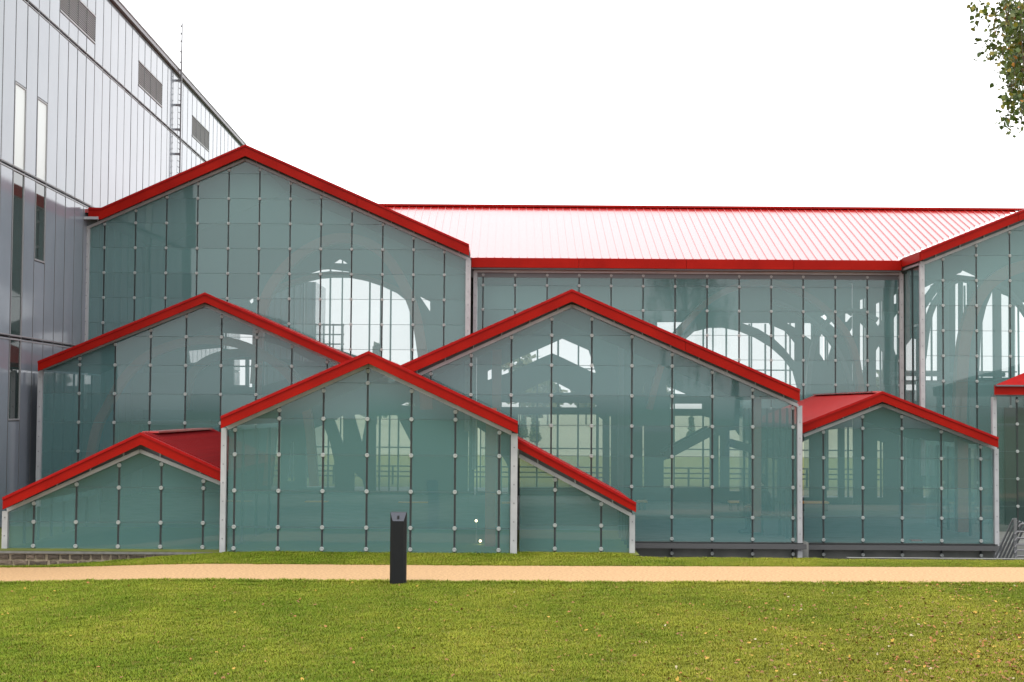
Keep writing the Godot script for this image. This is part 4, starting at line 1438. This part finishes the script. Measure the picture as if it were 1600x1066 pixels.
# ---------------------------------------------------------------- beyond the halls
func build_background() -> void:
	var s := st()
	var t := thing("service_tower", "grey ribbed service tower seen through the largest hall's arch", "tower", Vector3(-8.2, 0, -58))
	box(s, Vector3(-8.4, 3.6, -58), Vector3(2.3, 7.2, 3.0))
	part("wall", s, M.panel_0, t)
	for i in 10:
		s = st()
		box(s, Vector3(-9.45 + 0.235 * i, 3.6, -56.46), Vector3(0.05, 7.2, 0.06))
		part("rib", s, M.steel, t)
	for y in [4.9, 5.25, 5.6]:
		s = st()
		box(s, Vector3(-7.6, y, -56.2), Vector3(2.9, 0.05, 0.05))
		part("rail", s, M.steel, t)
	for x in [-7.2, -6.9, -6.55, -6.2]:
		s = st()
		box(s, Vector3(x, 4.9, -56.2), Vector3(0.05, 1.5, 0.05))
		part("post", s, M.steel, t)
	s = st()
	box(s, Vector3(-6.85, 4.2, -57), Vector3(1.2, 0.25, 1.5))
	part("platform", s, M.steel, t)

	for i in 19:
		var young := i >= 16
		var cone := i % 3 == 1 or young
		var d := rng.randf_range(210, 330)
		var x := rng.randf_range(-0.15, 0.26) * d
		var h := rng.randf_range(6.0, 11.0) * (1.15 if cone else 1.0)
		if young:
			d = rng.randf_range(95, 140)
			x = [0.0075, 0.0155, 0.117][i - 16] * d
			h = rng.randf_range(1.9, 2.7)
		var o := thing("conifer_tree" if cone else "broadleaf_tree", "small young conifer in the meadow, seen through the glass" if young else ("pointed conifer on the far meadow edge, seen through the glass" if cone else "rounded tree on the far meadow edge, seen through the glass"), "tree", Vector3(x, 0, -d), "young meadow conifers" if young else ("far conifers" if cone else "far rounded trees"))
		s = st()
		tube(s, Vector3.ZERO, Vector3(0, h * 0.6, 0), 0.02 * h, 0.01 * h)
		put("trunk", s.commit(), M.far_bark, o)
		s = st()
		for q in 420:
			var p: Vector3
			if cone:
				var f := rng.randf()
				var r := (1.0 - f) * h * 0.2 * sqrt(rng.randf())
				var an := rng.randf() * TAU
				p = Vector3(cos(an) * r, h * (0.1 + 0.9 * f), sin(an) * r)
			else:
				p = Vector3(rng.randfn(), rng.randfn(), rng.randfn()) * 0.35
				p = p.limit_length(0.9) * h * 0.38 + Vector3(0, h * 0.6, 0)
			var k := rng.randf_range(0.7, 1.3)
			s.set_color((Color(0.13 * k, 0.16 * k, 0.09 * k) if young else Color(0.05 * k, 0.075 * k, 0.03 * k)) if cone else Color(0.10 * k, 0.10 * k, 0.03 * k))
			var bs := Basis.from_euler(Vector3(rng.randf() * TAU, rng.randf() * TAU, rng.randf() * TAU)).scaled(Vector3.ONE * rng.randf_range(0.3, 0.65) * (0.3 if young else 1.0))
			quad(s, p - bs.x - bs.y * 0.6, p + bs.x - bs.y, p + bs.x * 0.7 + bs.y, p - bs.x * 0.8 + bs.y, bs.z.normalized())
		put("crown", s.commit(), M.leaf, o)

# ---------------------------------------------------------------- birch at the right
func build_birch() -> void:
	var base := Vector3(7.3, 0, -13.2)
	var o := thing("birch_tree", "birch with drooping yellowing twigs hanging into the upper right corner", "tree", base)
	var s := st()
	var prev := Vector3.ZERO
	var h := 11.0
	for i in 12:
		var f := (i + 1) / 12.0
		var p := Vector3(0.25 * sin(f * 3.0), h * f, 0.2 * sin(f * 2.2))
		tube(s, prev, p, lerpf(0.17, 0.03, f - 1.0 / 12), lerpf(0.17, 0.03, f), 10)
		prev = p
	put("trunk", s.commit(), M.birch_bark, o)
	var twigs := st()
	var spots := []
	for i in 46:
		var f := rng.randf_range(0.36, 0.97)
		var an := rng.randf() * TAU
		var reach := lerpf(2.75, 0.7, clampf((f - 0.4) / 0.6, 0, 1)) * rng.randf_range(0.7, 1.05)
		var a := Vector3(0.25 * sin(f * 3.0), h * f, 0.2 * sin(f * 2.2))
		var m := a + Vector3(cos(an), 0.75, sin(an)) * reach * 0.55
		var e := a + Vector3(cos(an) * reach, reach * 0.45, sin(an) * reach)
		s = st()
		tube(s, a, m, 0.035, 0.022, 5)
		tube(s, m, e, 0.022, 0.01, 5)
		put("limb", s.commit(), M.birch_bark, o)
		for k in 9:
			var q := m.lerp(e, rng.randf_range(0.1, 1.0)) + Vector3(rng.randfn(), 0, rng.randfn()) * 0.22
			spots.append([q, rng.randf_range(0.8, 2.2)])
	# the strands that hang into the picture
	for q in [[1542, -10, 14], [1550, -10, 22], [1534, -8, 8], [1536, 2, 40], [1570, -20, 84], [1562, 5, 75], [1577, -20, 120], [1584, -20, 140], [1592, -20, 150], [1598, -20, 165], [1587, 60, 178], [1596, 60, 205], [1590, 90, 186], [1604, -20, 200], [1581, 0, 115], [1573, 60, 96], [1600, 0, 206], [1579, 100, 178], [1594, 0, 168], [1586, 0, 130], [1608, 0, 190], [1575, -10, 60], [1590, -20, 110], [1599, -10, 120], [1583, -20, 90], [1595, 30, 190]]:
		var d := 13.0 + rng.randf_range(-0.9, 0.9)
		var sx: float = (q[0] - 800.0) / 2400.0 * d
		var sy: float = 2.6 + (641.0 - q[1]) / 2400.0 * d
		var ey: float = 2.6 + (641.0 - q[2]) / 2400.0 * d
		spots.append([Vector3(sx, sy, -d) - base, sy - ey])
	for q in [Vector3(-2.75, 6.25, 0.3), Vector3(-3.05, 6.35, -0.5), Vector3(-2.9, 6.3, 0.9), Vector3(-3.3, 6.2, 0.1)]:
		s = st()
		var a := Vector3(0.2, 4.3 + rng.randf() * 0.8, 0.15)
		var m: Vector3 = a.lerp(q, 0.55) + Vector3(0, 0.55, 0)
		tube(s, a, m, 0.04, 0.024, 5)
		tube(s, m, q, 0.024, 0.008, 5)
		put("limb", s.commit(), M.birch_bark, o)
	var leaf := st()
	var pts := [Vector3(0, 0, 0), Vector3(0.5, 0.35, 0.06), Vector3(0.32, 0.75, 0.03), Vector3(0, 1.1, 0), Vector3(-0.32, 0.75, 0.03), Vector3(-0.5, 0.35, 0.06)]
	for k in range(1, 5):
		tri(leaf, pts[0], pts[k], pts[k + 1], Vector3(0, 0, 1))
	var xf: Array[Transform3D] = []
	var cols: Array[Color] = []
	for q in spots:
		var a: Vector3 = q[0]
		var length: float = q[1]
		var sway := Vector3(rng.randfn(), 0, rng.randfn()) * 0.05
		var n := int(length * (95 if a.x < -2.2 and absf(a.z) < 1.2 else 46))
		var last := a
		for k in 5:
			var f := (k + 1) / 5.0
			var p := a + Vector3(0, -length * f, 0) + sway * f * f * 2.0
			tube(twigs, last, p, 0.004, 0.003, 3)
			last = p
		for k in n:
			var f := rng.randf()
			var p := a + Vector3(0, -length * f, 0) + sway * f * f * 2.0 + Vector3(rng.randfn(), rng.randfn() * 0.4, rng.randfn()) * 0.055
			var b := Basis.from_euler(Vector3(PI + rng.randfn() * 0.7, rng.randf() * TAU, rng.randfn() * 0.7)).scaled(Vector3.ONE * rng.randf_range(0.03, 0.052))
			xf.append(Transform3D(b, p))
			var u := rng.randf()
			var v := rng.randf_range(0.7, 1.3)
			var col := Color(0.055, 0.085, 0.016)
			if u > 0.955:
				col = Color(0.30, 0.12, 0.015)
			elif u > 0.80:
				col = Color(0.20, 0.17, 0.02)
			elif u > 0.5:
				col = Color(0.10, 0.12, 0.02)
			cols.append(Color(col.r * v, col.g * v, col.b * v))
	put("twig", twigs.commit(), M.twig, o).set_meta("kind", "stuff")
	var mm := MultiMesh.new()
	mm.transform_format = MultiMesh.TRANSFORM_3D
	mm.use_colors = true
	mm.mesh = leaf.commit()
	mm.instance_count = xf.size()
	for i in xf.size():
		mm.set_instance_transform(i, xf[i])
		mm.set_instance_color(i, cols[i])
	var mi := MultiMeshInstance3D.new()
	mi.name = "foliage"
	mi.multimesh = mm
	mi.material_override = M.leaf
	mi.set_meta("kind", "stuff")
	o.add_child(mi)

# ---------------------------------------------------------------- grass and fallen leaves
func build_grass() -> void:
	var tuft := st()
	for k in 6:
		var an := rng.randf() * TAU
		var lean := rng.randf_range(0.25, 0.9)
		var hh := rng.randf_range(0.6, 1.0)
		var o := Vector3(rng.randfn(), 0, rng.randfn()) * 0.45
		var dir := Vector3(cos(an), 0, sin(an))
		var side := Vector3(-sin(an), 0, cos(an)) * 0.085
		var mid := o + dir * lean * 0.35 + Vector3(0, hh * 0.62, 0)
		var tip := o + dir * lean + Vector3(0, hh, 0)
		var n := Vector3(dir.x * -0.6, 0.8, dir.z * -0.6).normalized()
		quad(tuft, o - side, o + side, mid + side * 0.8, mid - side * 0.8, n)
		tri(tuft, mid - side * 0.8, mid + side * 0.8, tip, n)
	var mesh := tuft.commit()
	var tone := FastNoiseLite.new()
	tone.seed = 77
	tone.frequency = 0.35
	tone.fractal_octaves = 4
	var tone2 := FastNoiseLite.new()
	tone2.seed = 99
	tone2.frequency = 1.7
	for zone in 2:
		var xf: Array[Transform3D] = []
		var cols: Array[Color] = []
		var want := 250000 if zone == 0 else 60000
		var tries := 0
		while xf.size() < want and tries < want * 3:
			tries += 1
			var d := 0.0
			var x := 0.0
			if zone == 0:
				d = 13.6 + 11.6 * pow(rng.randf(), 0.9)
				x = rng.randf_range(-1, 1) * (d * 0.345 + 1.6)
				if d > path_front(x) + rng.randfn() * 0.035 + 0.05 * tone2.get_noise_2d(x * 2.0, 0.0):
					continue
			else:
				d = rng.randf_range(25.3, 27.72)
				x = rng.randf_range(-9.5, 10.5)
				if d < path_back(x) + rng.randfn() * 0.03 + 0.06 * tone2.get_noise_2d(x * 2.0, 5.0):
					continue
				if x < -4.6 and d > 27.36:
					continue
				if x > 2.2 and d > 27.33 - (0.12 if x > 5.6 else 0.0):
					continue
			var v := tone.get_noise_2d(x, d * 0.7)
			var w := tone2.get_noise_2d(x, d)
			var sc := rng.randf_range(0.022, 0.046) * (1.0 + 0.35 * w)
			if zone == 1:
				sc *= 1.05 if x < 2.0 else 0.85
			elif d > path_front(x) - 0.25:
				sc *= 1.35
			var b := Basis(Vector3.UP, rng.randf() * TAU).scaled(Vector3(sc, sc, sc))
			xf.append(Transform3D(b, Vector3(x, ground_y(x, minf(d, 27.49)), -d)))
			var k := rng.randf_range(0.86, 1.14) * (1.0 + 0.2 * v + 0.22 * w)
			var dry := clampf(0.40 + 0.45 * v + 0.18 * rng.randfn() + 0.02 * x + 0.45 * smoothstep(-0.1, 1.0, x / (d * 0.33)) * smoothstep(22.0, 15.0, d), 0, 1)
			var c := Color(0.134, 0.205, 0.018).lerp(Color(0.258, 0.246, 0.034), dry)
			if rng.randf() < 0.05:
				c = Color(0.30, 0.24, 0.07)
			cols.append(Color(c.r * k, c.g * k, c.b * k))
		scatter("lawn_grass" if zone == 0 else "verge_grass", "short mown yellow-green lawn in front of the gravel path" if zone == 0 else "narrow grass verge between the gravel path and the glass houses", "grass", mesh, xf, cols, M.grass_blade)
	# fallen leaves
	var lf := st()
	for k in range(0, 4):
		var a := TAU * k / 5.0
		var b2 := TAU * (k + 1) / 5.0
		tri(lf, Vector3(0, 0.12, 0), Vector3(cos(a), 0.0 + 0.15 * sin(k * 2.0), sin(a) * 0.7), Vector3(cos(b2), 0.15 * sin(k * 2.0 + 2.0), sin(b2) * 0.7), Vector3.UP)
	var lx: Array[Transform3D] = []
	var lc: Array[Color] = []
	while lx.size() < 2300:
		var d := 13.8 + 9.6 * rng.randf()
		var x := rng.randf_range(-1, 1) * (d * 0.34)
		var right := clampf((x / (d * 0.34) + 0.25) / 1.25, 0, 1)
		if rng.randf() > 0.03 + 0.97 * pow(right, 2.6) * lerpf(0.35, 1.0, smoothstep(22.5, 16.0, d)) or d > path_front(x) + 0.2:
			continue
		var b := Basis.from_euler(Vector3(rng.randfn() * 0.4, rng.randf() * TAU, rng.randfn() * 0.4)).scaled(Vector3.ONE * rng.randf_range(0.011, 0.03))
		lx.append(Transform3D(b, Vector3(x, ground_y(x, d) + rng.randf_range(0.02, 0.045), -d)))
		var u := rng.randf()
		var c := Color(0.20, 0.085, 0.025)
		if u > 0.975:
			c = Color(0.42, 0.35, 0.22)
		elif u > 0.84:
			c = Color(0.42, 0.25, 0.03)
		elif u > 0.5:
			c = Color(0.30, 0.12, 0.025)
		lc.append(c)
	scatter("fallen_leaves", "scattered yellow and brown fallen leaves on the lawn, thickest at right", "leaves", lf.commit(), lx, lc, M.litter)

func scatter(called: String, label: String, category: String, mesh: Mesh, xf: Array[Transform3D], cols: Array[Color], m: Material) -> void:
	var mm := MultiMesh.new()
	mm.transform_format = MultiMesh.TRANSFORM_3D
	mm.use_colors = true
	mm.mesh = mesh
	mm.instance_count = xf.size()
	for i in xf.size():
		mm.set_instance_transform(i, xf[i])
		mm.set_instance_color(i, cols[i])
	var mi := MultiMeshInstance3D.new()
	mi.name = called
	mi.multimesh = mm
	mi.material_override = m
	add_child(mi, true)
	tag(mi, label, category)
	mi.set_meta("kind", "stuff")
